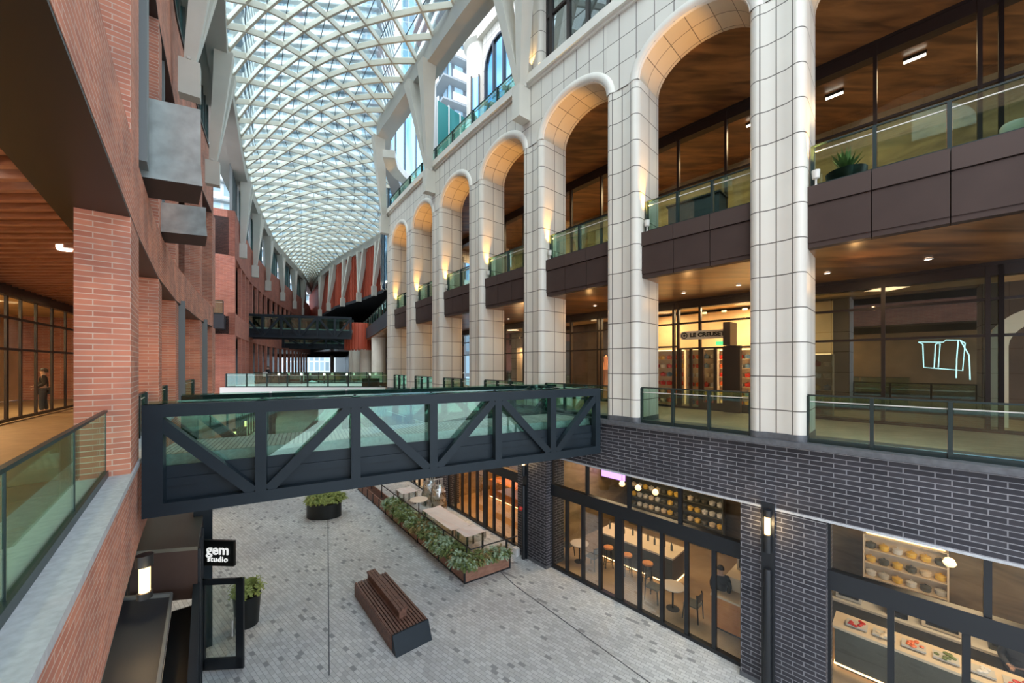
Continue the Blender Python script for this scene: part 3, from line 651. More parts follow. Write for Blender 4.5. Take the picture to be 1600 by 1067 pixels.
# interior shells
RPi = RP
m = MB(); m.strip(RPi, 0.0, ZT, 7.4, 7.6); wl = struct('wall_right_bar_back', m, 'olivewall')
m = MB(); m.strip(RPi, ZT-.05, ZT, .3, 7.5); struct('ceiling_right_bar', m, 'slabdark')
for nm_, (i, s0) in (('bar', (1, .6)), ('bakery', (3, .4)), ('far', (5, .4))):
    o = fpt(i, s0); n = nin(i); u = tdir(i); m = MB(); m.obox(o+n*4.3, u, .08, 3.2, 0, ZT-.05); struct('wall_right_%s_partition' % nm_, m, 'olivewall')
m = MB(); m.strip([tuple(x) for x in RP[1:]], .0, .03, .45, 7.4); struct('floor_right_bar', m, 'shopfloor')
def inpt(i, s, d): return fpt(i, s)+nin(i)*d
# lights in rooms
for i, s, e in ((1, 3.6, 170), (1, 6.6, 100), (2, -1.5, 150), (2, .6, 110), (3, -1.8, 60)): 
    p = inpt(i, s, 3.2); light('AREA', (*p, ZT-.2), e*.36, (1, .70, .40), 1.5)
for i, s, e in ((4, 1.5, 200), (4, -1.2, 170), (6, 1.5, 130), (6, -1.5, 120)):
    p = inpt(i, s, 3.2); light('AREA', (*p, ZT-.2), e*.55, (1, .50, .18), 1.5)
# bar counters
def counter(label, p, u, ln, wd, h, glow=True, body='counter', top='creamtop', name='bar_counter'):
    th = thing(name, label, 'counter', (*p, 0.03)); u = V2(u).normalized()
    m = MB(); m.obox(p, u, ln/2, wd/2, .1, h-.06); m.build('body', body, th)
    m = MB(); m.obox(p, u, ln/2-.04, wd/2-.04, .03, .1); m.build('plinth', 'black', th)
    m = MB(); m.obox(p, u, ln/2+.05, wd/2+.06, h-.06, h); m.build('top', top, th)
    if glow: m = MB(); m.obox(p, u, ln/2+.015, wd/2+.015, .10, .14); m.build('light_strip', 'glowsoft', th)
    return th
def stool(p, rz, lab, cache={}):
    if 'o' in cache: return dup(cache['o'], (*p, .03), rz, lab)
    th = thing('bar_stool', lab, 'stool', (*p, .03), 'bar stools'); x, y = p
    m = MB(); m.lathe((x, y, .73), [(0, 0), (.17, 0), (.19, .03), (.18, .07), (0, .08)], 16); m.build('seat', 'orangewall', th)
    for k in range(4):
        a = math.pi/4+k*math.pi/2; m = MB(); m.beam((x+.12*math.cos(a), y+.12*math.sin(a), .74), (x+.2*math.cos(a), y+.2*math.sin(a), .03), .025, .025); m.build('leg', 'black', th)
    m = MB(); m.tube([(x+.17*math.cos(k*math.pi/6), y+.17*math.sin(k*math.pi/6), .28) for k in range(13)], .009, 6, False); m.build('footrest', 'black', th)
    cache['o'] = th; th.rotation_euler.z = 0; return th
c1 = inpt(2, -.4, 2.9); counter('Dark bar counter with warm light strip under it, left of the folding window wall', c1, tdir(2), 3.0, 1.0, 1.08)
c2 = inpt(1, 1.9+1.0, 3.6)
c3 = inpt(2, 2.6, 3.2); counter('Pale topped service counter inside the folding windows, near the black lamp pole pier', inpt(1, .6+(-2.2), 2.0) if False else fpt(2, 3.2)+nin(2)*2.6, nin(2), 2.6, .8, 1.05, False, 'orangewall')
for k, s in enumerate((-1.2, -.4, .4)):
    stool(tuple(inpt(2, s, 2.0)), 0, 'Round timber seated bar stools in front of the glowing bar counter')
def cafe_table(p, z, lab, top='tabletop', r=.36, h=.74, cover=None):
    th = thing('cafe_table', lab, 'table', (*p, z)); x, y = p
    m = MB(); m.lathe((x, y, z+h-.03), [(0, 0), (r-.01, 0), (r, .015), (r-.01, .03), (0, .03)], 24); m.build('tabletop', top, th)
    m = MB(); m.lathe((x, y, z), [(.03, .02), (.03, h-.03)], 10); pe_ = m.build('pedestal', 'black', th)
    m = MB(); m.lathe((x, y, z), [(0, 0), (.2, 0), (.2, .012), (.04, .03), (0, .03)], 16); m.build('base', 'black', pe_)
    return th
def chair(p, z, rz, lab, cache={}, group='black chairs inside the bar'):
    if 'o' in cache: return dup(cache['o'], (*p, z), rz, lab)
    th = thing('dining_chair', lab, 'chair', (0, 0, 0), group)
    m = MB(); m.box(-.21, -.21, .43, .21, .21, .47); m.build('seat', 'counter', th)
    m = MB(); rows = [[(-.2+.4*k/6, .2+.03*math.cos((k-3)/3*1.2), zz) for k in range(7)] for zz in (.62, .72, .84)]; m.ngrid(rows); r2 = [[(a[0], a[1]+.02, a[2]) for a in r] for r in rows]; m.ngrid(r2); m.build('backrest', 'counter', th)
    for sx in (-1, 1):
        for sy in (-1, 1):
            m = MB(); m.beam((sx*.19, sy*.19, .43 if sy < 0 else .84), (sx*.21, sy*.23, 0), .03, .03); m.build('leg', 'black', th)
    th.location = (*p, z); th.rotation_euler.z = rz; cache['o'] = th; return th
ci = 0
for (i, s, d, lb) in ((2, -2.2, 1.5, 'at the far left end of the wide folding windows'), (2, 1.6, 1.3, 'just inside the middle of the wide folding windows')):
    p = inpt(i, s, d); cafe_table(tuple(p), .03, 'Small round cafe table '+lb)
    for k in (0, 1):
        q = p+tdir(i)*(.62 if k else -.62); chair(tuple(q), .03, math.atan2(tdir(i).y, tdir(i).x)+(-math.pi/2 if k else math.pi/2), 'Black dining chairs at the round cafe tables inside the windows')
# deli counter on the right
p = inpt(0, 3.4, 3.0); dc = counter('Long pale deli counter with food trays behind the bottom right windows', inpt(1, 4.9, 2.4), tdir(1), 7.0, .7, 1.1, True, 'counter')
for k in range(13):
    q = inpt(1, 1.8+k*.5, 2.35); th = thing('food_tray', 'Small trays of food in a row on the pale deli counter', 'tray', (*q, 1.13), 'food trays on the deli counter')
    m = MB(); m.obox(q, tdir(1), .2, .15, 1.13, 1.17); m.build('tray', 'sign_grey', th)
    mt = ['redpot', 'creamtop', 'orangepot', 'leafa', 'clothwhite'][k % 5]
    m = MB()
    for r_ in range(10): x_, y_ = random.uniform(-.17, .17), random.uniform(-.1, .1); m.lathe((q.x+x_, q.y+y_, 1.16), [(0, 0), (.04, .01), (.045, .03), (.0, .06)], 8)
    o_ = m.build('food', mt, th); o_['kind'] = 'stuff'
shelf_unit(inpt(1, 6.6, 4.9), tdir(1), 3.2, .03, 5, 'Long lit pantry shelf on the back wall of the deli', 'long deli pantry shelf', pots=True, hgt=.45)
shelf_unit(inpt(1, 2.6, 6.2), tdir(1), 1.8, .03, 5, 'Lit drinks shelf on the deli back wall near the black lamp pole', 'deli drinks shelf', pots=True, hgt=.45)
counter('Orange timber bakery counter behind the terrace windows', inpt(4, .3, 3.4), tdir(4), 5.2, .9, 1.1, True, 'orangewall', 'orangewall', 'bakery_counter')
counter('Tall orange timber back bar on the bakery rear wall', inpt(4, .3, 6.6), tdir(4), 6.0, .5, 2.6, False, 'orangewall', 'orangewall', 'back_bar')
def appliance(lab, p, z, u, hx, hy, h, mat, name, extra=None, emis=None):
    th = thing(name, lab, 'appliance', (*p, z)); m = MB(); m.obox(p, u, hx, hy, z, z+h); m.build('case', mat, th)
    m = MB(); m.obox(V2(p), u, hx*.8, hy+.01, z+h*.2, z+h*.8); m.build('front_panel', emis or 'black', th); return th
for k in range(7):
    q = inpt(1, 1.5+k*1.0, 4.1+.0)
counter('Back work counter with steel kitchen equipment behind the deli counter', inpt(1, 3.0, 4.2), tdir(1), 4.2, .6, .92, False, 'darkfloor', 'sign_grey', 'work_counter')
for k, (s_, w_, h_, mt, lb) in enumerate(((1.5, .28, .4, 'sign_grey', 'Steel coffee machine at the left end of the deli work counter'), (2.5, .2, .55, 'black', 'Black grinder beside the steel coffee machine'), (3.3, .35, .32, 'creamtop', 'Cream coloured box on the deli work counter'), (4.3, .25, .45, 'counter', 'Dark kitchen mixer at the right end of the deli work counter'))):
    appliance(lb, inpt(1, s_, 4.2), .95, tdir(1), w_, .22, h_, mt, 'kitchen_machine')
appliance('Tall pastry case glowing yellow at the bottom right, behind the deli counter', inpt(1, 5.9, 3.9), .03, tdir(1), .8, .3, 1.9, 'sign_grey', 'pastry_case', emis='glowsoft')
appliance('Cream boxed till standing on the pale service counter near the black lamp pole pier', fpt(2, 3.2)+nin(2)*2.0, 1.08, tdir(2), .22, .2, .38, 'creamtop', 'till', emis='creamtop')
appliance('Small steel machine at the back of the pale service counter', fpt(2, 3.2)+nin(2)*3.4, 1.08, tdir(2), .3, .2, .45, 'sign_grey', 'kitchen_machine')
shelf_unit(inpt(2, -.6, 6.4), tdir(2), 4.2, .03, 5, 'Long back shelf of coloured jars behind the bar counter', 'back shelf of the bar', pots=True, hgt=.45, mat='counter')
for k_ in ('fascia', 'coping', 'steel', 'dark'): M[k_].node_tree.nodes['Principled BSDF'].inputs['Specular IOR Level'].default_value = .25
M['purple'] = plain('purple_screen', (.3, .1, .5), .4, emit=(.5, .25, 1), es=1.6)
ts_ = thing('wall_screen', 'Purple glowing screen hanging high at the left end of the bar', 'screen', (*inpt(2, -2.6, 4.6), 2.9)); m = MB(); m.obox(inpt(2, -2.6, 4.6), tdir(2), .6, .03, 2.6, 3.2); m.build('screen_face', 'purple', ts_); m = MB(); m.obox(inpt(2, -2.6, 4.68), tdir(2), .64, .03, 2.55, 3.25); m.build('casing', 'black', ts_)
gm_ = {}
for k in range(9):
    q = inpt(2, -1.7+k*.32, 2.9+.12*(k % 2)); 
    if k == 0:
        gl_ = thing('bottle', 'Small dark bottles standing in a row on the bar counter', 'bottle', (*q, 1.08), 'bottles on the bar'); m = MB(); m.lathe((*q, 1.08), [(0, 0), (.04, 0), (.04, .18), (.014, .24), (.014, .3), (0, .3)], 10); m.build('bottle_body', 'counter', gl_)
    else: dup(gl_, (*q, 1.08))
# pendants
for k, (i, s, d) in enumerate(((2, -1.2, 3.0), (2, -.5, 3.0), (2, .2, 3.0), (1, 3.4, 3.3), (1, 5.2, 3.3), (4, .8, 3.3), (4, -.4, 3.3), (4, 1.9, 3.3))):
    q = inpt(i, s, d); lb = 'Glowing globe pendant lamps over the ' + ('bar counter' if k < 3 else 'deli counter' if k < 5 else 'bakery counter')
    th = thing('pendant_lamp', lb, 'lamp', (*q, 3.0), 'pendant lamps'); m = MB(); m.lathe((*q, 2.9), [(.0, 0), (.08, .03), (.12, .1), (.08, .2), (.0, .24)], 14); m.build('globe', 'glow', th)
    m = MB(); m.tube([(*q, 3.14), (*q, ZT-.05)], .01, 5); m.build('cord', 'black', th)
# black lamp poles on the piers (pipes with a lit head)
def pole_lamp(a, b, n, u, lab, fr=.36):
    c = a+(b-a)*fr-n*.12; th = thing('wall_lamp', lab, 'lamp', (*c, 0))
    m = MB(); m.obox(c+n*.1, u, .13, .04, 0, E-3.3); m.build('back_channel', 'black', th)
    m = MB(); m.lathe((*c, 0), [(.0, 0.0), (.085, 0.0), (.085, 2.9), (.07, 2.95), (0, 2.96)], 14); m.build('downpipe', 'black', th)
    m = MB(); m.lathe((*c, 3.35), [(0, 0), (.085, 0), (.085, .42), (0, .43)], 14); lb_ = m.build('lamp_base', 'black', th)
    m = MB(); m.lathe((*c, 3.78), [(0, 0), (.06, 0), (.06, .42), (0, .42)], 14); m.build('lamp_glass', 'glow', lb_)
    m = MB(); m.lathe((*c, 4.2), [(0, 0), (.09, 0), (.09, .16), (0, .18)], 14); m.build('lamp_cap', 'black', lb_)
    light('POINT', (*(c-n*.14), 3.98), 10, (1, .7, .35), .06)
pole_lamp(*pc[0], 'Black cylindrical wall lamp and downpipe on the nearest charcoal brick pier')
pole_lamp(*pc[1], 'Black wall lamp and fittings on the charcoal brick pier beside the planter', .3)
pole_lamp(*pc[2], 'Black wall lamp on the charcoal pier behind the wrapped chairs', .3)
a, b, n, u = pc[1]; c = a+(b-a)*.3-n*.28
th = thing('alarm_bell', 'Small red alarm bell low on the black channel of the pier beside the planter', 'alarm', (*c, 2.05)); m = MB(); m.lathe((*c, 2.0), [(0, 0), (.07, 0), (.09, .06), (.07, .12), (0, .13)], 12); m.build('bell', 'redpot', th)
th = thing('utility_box', 'Small white utility box at the foot of the pier beside the planter', 'box', (*(a-n*.16+u*.1), 0)); m = MB(); m.obox(a-n*.16+u*.1, u, .13, .1, 0, .3); m.build('box_body', 'clothwhite', th)

# ------------------------------------------------------------------ right side above the cornice
UT = ZCO+.5
for i in (0, 1, 2, 3):
    o = V2(COLS[i])+nin(i)*.12; t = tdir(i); n = nin(i); c = o+t*CW*.4
    th = thing('stone_pilaster', 'Pale stone pilaster above the cornice, '+['beyond the right frame edge', 'over the broad column', 'right of the dark upper windows', 'left of the dark upper windows'][i], 'pilaster', (*c, UT), 'upper pilasters')
    m = MB(); r = .2
    pts = [o+n*.7]+[o+t*(r+math.cos(math.pi+k*math.pi/12)*r)+n*(r+math.sin(math.pi+k*math.pi/12)*r) for k in range(7)]+[o+t*(CW*.8-r+math.cos(1.5*math.pi+k*math.pi/12)*r)+n*(r+math.sin(1.5*math.pi+k*math.pi/12)*r) for k in range(7)]+[o+t*CW*.8+n*.7]
    m.uo = Vector((*c, UT)); m.prism(pts, UT, UT+7, smooth=True); m.build('shaft', 'stone', th)
    l_ = light('SPOT', (*(o-n*.12+t*.45), UT+.35), 50, (1, .6, .2), .04, spot=60); l_.rotation_euler = (math.radians(170), 0, 0)
    if i > 0:
        q = o-n*.1+t*.95; d_ = thing('wall_uplight', 'Tiny amber uplights on the cornice beside the upper pilasters', 'lamp', (*q, UT-.07), 'cornice uplights'); m = MB(); m.lathe((*q, UT-.07), [(0, 0), (.05, 0), (.05, .2), (0, .2)], 10); m.build('lamp_body', 'glow', d_)
for i in (1, 2, 3):
    A = V2(COLS[i])+tdir(i)*CW*.8+nin(i)*.5; B = V2(COLS[i-1])+nin(i)*.5
    storefront('upper_window', 'Dark framed tall window above the cornice, '+['over the second arch at the top right', 'second', 'beside the left upper pilaster'][i-1], A, B, UT, UT+7, [0, .08, .36, .64, .92, 1], [UT+2.2, UT+5], gm='darkglass', fw=.14, cat='window', group='upper windows')
m = MB(); p_ = [tuple(RP[0]), tuple(RP[1]), tuple(RP[2]), tuple(RP[3]), tuple(RP[4]), tuple(RP[5])]
m.strip(p_, UT+7, UT+8, .0, .9); m.build('wall_right_upper', 'stonewall')['kind'] = 'structure'
m = MB(); m.strip(p_, UT-.02, UT+8, 3.2, 3.4); o_ = m.build('wall_right_upper_back', 'counter'); o_['kind'] = 'structure'
# terrace rail on the cornice, C..G
for k, i in enumerate((4, 5, 6, 7)):
    glass_rail('Teal glass terrace railing along the stone cornice, '+['beside the white tower with arched window', 'second section from the tall pilaster', 'third section', 'farthest section by the blue glass tower'][k], V2(COLS[i]) + tdir(i)*.02 + nin(i)*.25, V2(COLS[i-1])-tdir(i)*.04+nin(i)*.25, UT-.08, 1.1, 3, 'terrace railing sections')

# ------------------------------------------------------------------ gridshell roof
LR = [((-.5, -1), (8.5, 4.5)), ((-4.5, 5), (5.6, 8.4)), ((-8.6, 10.7), (1.9, 12.6)), ((-12.7, 16.5), (-1.9, 16.9)), ((-15.2, 20), (-4.9, 20.7)), ((-18.2, 24.7), (-7.6, 24.2)), ((-21.2, 29.5), (-9.9, 27.8)),
      ((-23.4, 33.2), (-11.1, 35)), ((-26, 38), (-13.2, 42)), ((-28.5, 43), (-15.9, 47.4)), ((-32.7, 52), (-20.5, 52.7)), ((-35.6, 60), (-27.8, 60.3)), ((-39, 70), (-34.5, 68.5)), ((-43, 80), (-41.5, 79)), ((-46, 87), (-45.6, 86.6))]
LR = [(V2(a), V2(b)) for a, b in LR]
def crm(P, i, t):
    p0, p1, p2, p3 = P[max(i-1, 0)], P[i], P[i+1], P[min(i+2, len(P)-1)]
    return .5*((2*p1)+(p2-p0)*t+(2*p0-5*p1+4*p2-p3)*t*t+(3*p1-p0-3*p2+p3)*t*t*t)
SL, SR = [], []
for i in range(len(LR)-1):
    for k in range(10): SL.append(crm([x[0] for x in LR], i, k/10)); SR.append(crm([x[1] for x in LR], i, k/10))
SL.append(LR[-1][0]); SR.append(LR[-1][1])
# resample by mid length
mid = [(a+b)/2 for a, b in zip(SL, SR)]; cum = [0]
for a, b in zip(mid[:-1], mid[1:]): cum.append(cum[-1]+(b-a).length)
STEP = 1.0; NS = int(cum[-1]/STEP)
def samp(S, d):
    for k in range(len(cum)-1):
        if cum[k+1] >= d: t = (d-cum[k])/(cum[k+1]-cum[k]); return S[k]*(1-t)+S[k+1]*t
    return S[-1]
HR = E+16.2; NM = 10
def node(i, j):
    d = min(i*STEP, cum[-1]-.01); a, b = samp(SL, d), samp(SR, d); v = j/NM; p = a*(1-v)+b*v
    wd = (b-a).length; return Vector((p.x, p.y, HR+.9+4*v*(1-v)*min(1.5, wd*.16)))
roof = thing('glass_roof', 'Curving diamond lattice glass roof with cream steel ribs over the whole street', 'roof', (0, 20, HR))
m = MB()
G = [[node(i, j) for j in range(NM+1)] for i in range(NS+1)]
for i in range(NS):
    for j in range(NM+1):
        if (i+j) % 2: continue
        for dj in (-1, 1):
            if 0 <= j+dj <= NM: m.beam(G[i][j], G[i+1][j+dj], .11, .30)
m.build('rib_lattice', 'lattice', roof)
m = MB(); m.ngrid([[p+Vector((0, 0, .17)) for p in r] for r in G]); m.build('glass_skin', 'roofglass', roof)
m = MB()
for i in range(0, NS):
    for j in range(NM+1):
        if (i+j) % 2 == 0 and 0 < j < NM and i+2 <= NS and i*STEP < 60: m.beam(G[i][j]+Vector((0, 0, .16)), G[i+2][j]+Vector((0, 0, .16)), .03, .04)
m.build('glazing_bars', 'black', roof)
PL = [samp(SL, min(i*1.6, cum[-1])) for i in range(int(cum[-1]/1.6)+1)]; PR = [samp(SR, min(i*1.6, cum[-1])) for i in range(int(cum[-1]/1.6)+1)]
def swept(path, o0, o1, z0, z1):
    A = offs(path, o0); B = offs(path, o1); rows = []
    for a, b in zip(A, B): rows.append([(*a, z0), (*b, z0), (*b, z1), (*a, z1)])
    m = MB(); m.ngrid(rows, closed=True, smooth=True); m.face(rows[0]); m.face(rows[-1]); return m
swept(PL, -.75, .12, HR-.1, HR+1.05).build('edge_beam', 'beam', roof)
swept(PR, -.1, .85, HR-.1, HR+1.05).build('edge_beam', 'beam', roof)
# left roof edge soffit (wide grey plate between the beam and the wall)
swept(PL, -1.9, -.7, HR+.5, HR+1.2).build('gutter_plate', 'beam', roof)
# ------------------------------------------------------------------ V struts
def near_edge(S, p, ahead):
    best = min(range(len(cum)), key=lambda k: (S[k]-p).length); return samp(S, max(0, cum[best]+ahead))
def strut(lab, foot, out, u, S, zf, spread=1.1, grp='roof struts', blk=True):
    foot = V2(foot); out = V2(out); u = V2(u)
    th = thing('roof_strut', lab, 'strut', (*foot, zf), grp)
    p = foot+out*.28
    m = MB(); m.obox(p, u, .22, .3, zf-.1, zf+1.15)
    m.build('foot_block', 'white', th)
    m = MB(); m.beam((*(p-u*.25), zf+1.2), (*(p+u*.25), zf+1.2), .1, .1); m.build('pin', 'sign_grey', th)
    for s_ in (-1, 1):
        top = near_edge(S, p, s_*spread)
        a = Vector((*p, zf+1.1)); b = Vector((top.x, top.y, HR+.0)); m = MB()
        rows = []
        for t, wa, wb in ((0, .10, .16), (.12, .14, .2), (.8, .24, .34), (1, .34, .40)):
            c = a.lerp(b, t); q = [c+Vector((*(u*x+out*y), 0)) for x, y in ((-wa, -wb), (wa, -wb), (wa, wb), (-wa, wb))]; rows.append(q)
        m.ngrid(rows, closed=True, smooth=False); m.face(rows[0]); m.face(rows[-1]); m.build('strut_leg', 'white', th)
for i, lb in ((1, 'over the broad column'), (3, 'with its boxy foot right of the terrace'), (5, 'rising from the middle of the stone cornice'), (7, 'rising from the far end of the stone cornice')):
    strut('Pale V shaped right roof strut '+lb, V2(COLS[i])+tdir(i)*.2, -nin(i), tdir(i), SR, E+9.9, 1.0, 'right roof struts')
lf = [(-5.2, 4.6), (-11.8, 13.4), (-16.2, 20.0), (-24.3, 33.6), (-28.2, 41), (-31.5, 48.3), (-34.3, 56), (-36.9, 63.6), (-40, 71.5)]
ln_ = ['directly beside the camera, above the frame', 'at the top left, partly above the frame', 'above the two metal boxes', 'nearest on the curved far brick wall', 'second on the curved far brick wall', 'third on the curved far brick wall', 'fourth on the curved far brick wall', 'fifth on the curved far brick wall', 'last at the far tip of the roof']
for k, p in enumerate(lf):
    a = V2(lf[min(k+1, len(lf)-1)])-V2(lf[max(k-1, 0)]); a.normalize(); strut('Pale V shaped left roof strut '+ln_[k], p, (a.y, -a.x), (a.x, a.y), SL, E+9.7, .9, 'left roof struts')

# ------------------------------------------------------------------ left building, near part
def soffit_band(path, z0, z1, name, mat, o0=-.45, o1=0, child=None):
    m = MB(); m.strip(path, z0, z1, o0, o1); return m.build(name, mat, child)
wl = MB(); wl.strip(LP1, E-3.4, Z2L-.09, -.45, 0); wl = struct('wall_left_parapet', wl, 'red')
m = MB(); m.strip(LP1, Z2L-.09, Z2L, -.9, .03); m.build('stone_coping', 'granite', wl)
m = MB(); m.strip(LP1, Z2L-.3, Z2L-.05, -6.5, -.4); struct('floor_left_walkway', m, 'leftfloor')
m = MB(); m.strip(LP1, E+2.47, E+3.8, -.5, 0); wb = struct('wall_left_band', m, 'red')
m = MB(); m.strip(LP1, E+2.66, E+3.75, -6.5, -.5); m.build('floor_slab', 'sign_black', wb)
m = MB(); m.strip(LP1, E+2.43, E+2.47, -.88, -.005); m.build('soffit_strip', 'sign_black', wb)
m = MB(); m.strip(LP1, E+9.75, E+13.1, -.5, 0); wc = struct('wall_left_upper_band', m, 'red')
m = MB(); m.strip(LP1, E+9.71, E+9.75, -1.2, -.005); m.build('soffit_strip', 'frame', wc)
m = MB(); m.strip(LP1, E+9.8, E+10.4, -6.5, -.5); m.build('floor_slab', 'frame', wc)
m = MB(); m.strip(LP1, E+13.1, E+13.25, -.6, .05); m.build('coping', 'black', wc)
# end wall of the near left building
a = V2(LP1[-1]); t = (a-V2(LP1[-2])).normalized(); nl = Vector((-t.y, t.x))
m = MB(); m.obox(a+nl*5.6-t*.25, nl, 5.6, .25, 0, E+13.1); struct('wall_left_end', m, 'red')
# piers
PXP = [(-6.26, 6.2), (-9.92, 10.6), (-12.65, 14.2), (-16.7, 20.2), (-19.1, 24.1)]
segd = [(V2(LP1[3])-V2(LP1[2])), (V2(LP1[4])-V2(LP1[3])), (V2(LP1[5])-V2(LP1[4])), (V2(LP1[6])-V2(LP1[5])), (V2(LP1[7])-V2(LP1[6]))]
def left_pier(p, t, k, z0, z1, wd, dep, lab, grp, lv):
    p = V2(p); t = V2(t).normalized(); n = Vector((-t.y, t.x)); c = p+t*wd/2+n*dep/2
    th = thing('brick_pier', lab, 'pier', (*c, z0), grp); m = MB(); m.uo = Vector((*p, z0)); m.obox(c, t, wd/2, dep/2, z0, z1); m.build('brickwork', 'red', th); return th
pn = ['nearest and widest, behind the glass rail', 'second from the left', 'third from the left', 'fourth from the left, before the grey gap', 'fifth, at the building corner']
allp = [((.3, -1.4), (-.65, .76), 'behind the camera position')]
for k, p in enumerate(PXP):
    wd = 1.35 if k == 0 else 1.1
    left_pier(Vector(p)-segd[k].normalized()*.0, segd[k], k, Z2L, E+2.43, wd, .62 if k == 0 else .75, 'Red brick walkway pier, '+pn[k], 'left walkway brick piers', 2)
    left_pier(Vector(p), segd[k], k, E+3.8, E+9.71, wd, .62, 'Upper storey red brick pier, '+pn[k], 'upper left brick piers', 3)
    if k: left_pier(Vector(p), segd[k], k, 0, E-3.4, wd, .6, 'Street level red brick pier, '+pn[k], 'street level left piers', 1)
for k, (x, y, z0, z1) in enumerate(((-7.55, 7.75, E+4.1, E+9.75), (-13.4, 15.4, E-1.78, E+2.6), (-17.5, 21.6, E-1.78, E+2.6), (-11.3, 12.2, E+4.1, E+9.75))):
    th = thing('metal_post', 'Flat grey metal post on the left, '+['right of the nearest pier, above the metal box', 'between third and fourth walkway piers', 'between fourth and fifth walkway piers', 'upper storey, between the metal boxes'][k], 'post', (x, y, z0))
    m = MB(); m.obox((x-.05, y-.04), (-.65, .76), .25, .12, z0, z1); m.build('post_body', 'greymetal', th)
# upper left rooms: dark recess wall + upper windows
m = MB(); m.strip(LP1, E+4.1, E+9.8, -2.6, -2.4); struct('wall_left_upper_recess', m, 'frame')
m = MB(); m.strip(LP1, Z2L, E+2.66, -5.7, -5.55)
# lamps of the left walkway
storen = []
LB = offs(LP1, -4.0)
def tpx(a, b, px):
    k = (px-800)/F; return (k*a.y-a.x)/((b.x-a.x)-k*(b.y-a.y))
sfl = [(LB[5], LB[6], [0]+[tpx(LB[5], LB[6], x) for x in (10, 32, 56, 81, 102)]+[1]), (LB[4], LB[5], 1), (LB[6], LB[7], 2), (LB[2], LB[4], 2)]
for k, (a, b, nx) in enumerate(sfl):
    storefront('left_walkway_storefront', 'Dark warm lit left walkway shop front, '+['beside the nearest pier with glass double door', 'hidden behind the piers', 'farthest of the near building', 'cut by the left frame edge'][k], a, b, Z2L, E+2.6, nx, [Z2L+2.3, Z2L+3.3], fw=.10, dep=.05, group='left walkway shop fronts')
m = MB(); m.strip(LP1, Z2L, E+2.6, -8.2, -8.0); struct('wall_left_shop_back', m, 'warmwall')
m = MB(); m.strip(LP1, Z2L-.3, Z2L-.04, -9.6, -4.0); struct('floor_left_shop', m, 'shopfloor')
m = MB(); m.strip(LP1, E+2.6, E+2.65, -9.6, -4.0); struct('ceiling_left_shop', m, 'warmwall')
m = MB(); m.strip(LP1, E+2.2, E+2.66, -4.1, -3.9); struct('wall_left_bulkhead', m, 'frame')
for i in range(1, 6):
    c = (offs(LP1, -6.2)[i]+offs(LP1, -6.2)[i+1])/2; light('AREA', (*c, E+2.5), 125, (1, .72, .38), 1.6)
    c = (offs(LP1, -2.6)[i]+offs(LP1, -2.6)[i+1])/2; light('AREA', (*c, E+2.4), 4, (1, .66, .32), .8)
# timber slat ceiling, slats are individual boards running down the street direction
cl = MB(); slm = []
ceil = bpy.data.objects.new('ceiling_left_slats', None); C.objects.link(ceil); ceil['kind'] = 'structure'
A = offs(LP1, -.88); B = offs(LP1, -4.1)
for k in range(70):
    y0 = .8+k*.33
    # slat runs across, roughly perpendicular to the picture plane's left direction
    def xat(P, y):
        for a, b in zip(P[:-1], P[1:]):
            if a.y <= y <= b.y: return a.x+(b.x-a.x)*(y-a.y)/(b.y-a.y)
        return None
    xa = xat(A, y0); xb = xat(B, y0)
    if xa is None or xb is None: continue
    m = MB(); m.beam((xa, y0, E+2.56), (xb, y0, E+2.56), .1, .12); m.build('slat', 'slat', ceil)
for (x, y) in ((-9.6, 8.1), (-12.2, 11.2), (-14.8, 14.9), (-7.2, 5.0)):
    th = thing('downlight', 'Small round downlights between the timber slats of the left walkway', 'lamp', (x, y, E+2.45), 'left walkway downlights')
    m = MB(); m.lathe((x, y, E+2.47), [(0, 0), (.11, 0), (.12, .05), (.12, .2)], 14); m.build('lamp_body', 'white_glow', th)
# glass rail on the coping
LI = offs(LP1, -.285)
def on(P, z, sx=0): return (P.x, P.y)
for k in range(1, 6):
    a, b = LI[k], LI[k+1]
    if k == 2: continue
    if k == 1: b = LI[2]-(LI[2]-LI[1]).normalized()*0.0
    segs = 3 if k == 1 else 1
    if k == 1:
        glass_rail('Long green glass railing on grey stone coping in the left foreground', a+(b-a)*.0, b, Z2L, 1.07, 5, None, postw=.014, mid_=False)
    else:
        a_ = a+(b-a).normalized()*1.2 if k > 2 else a
        glass_rail('Glass railing between the brick piers of the left walkway, '+['', '', '', 'right of the nearest pier', 'second opening', 'third opening'][k], a_, b, Z2L, 1.07, 3, 'left walkway railings')
# metal boxes
def metal_box(lab, a, b, dv, zt, zm, zb):
    a, b = V2(a), V2(b); dv = V2(dv).normalized()*1.2; o = -dv.normalized()*.1+(b-a).normalized()*.03
    th = thing('metal_bulkhead', lab, 'metal box', (*((a+b)/2), zb))
    m = MB(); m.face([(*a, zm), (*b, zm), (*b, zt), (*a, zt)]); m.face([(*(a+dv), zt), (*a, zt), (*b, zt), (*(b+dv), zt)]); m.face([(*b, zm), (*(b+dv), zm), (*(b+dv), zt), (*b, zt)])
    m.face([(*a, zm), (*b, zm), (*(b+o), zb), (*(a+o), zb)]); m.face([(*b, zm), (*(b+dv), zm), (*(b+dv), zb), (*(b+o), zb)]); m.face([(*a, zb), (*a, zt), (*(a+dv), zt), (*(a+dv), zb)]); m.build('front_sheet', 'zinc', th)
    m = MB(); m.face([(*(a+o), zb), (*(b+o), zb), (*(b+dv), zb), (*(a+dv), zb)]); m.build('underside', 'fascia', th)
metal_box('Large brushed zinc metal box projecting from the left brick wall, the nearer upper one', (-7.98, 7.95), (-6.95, 8.43), (-.66, .75), E+5.71, E+4.5, E+3.97)
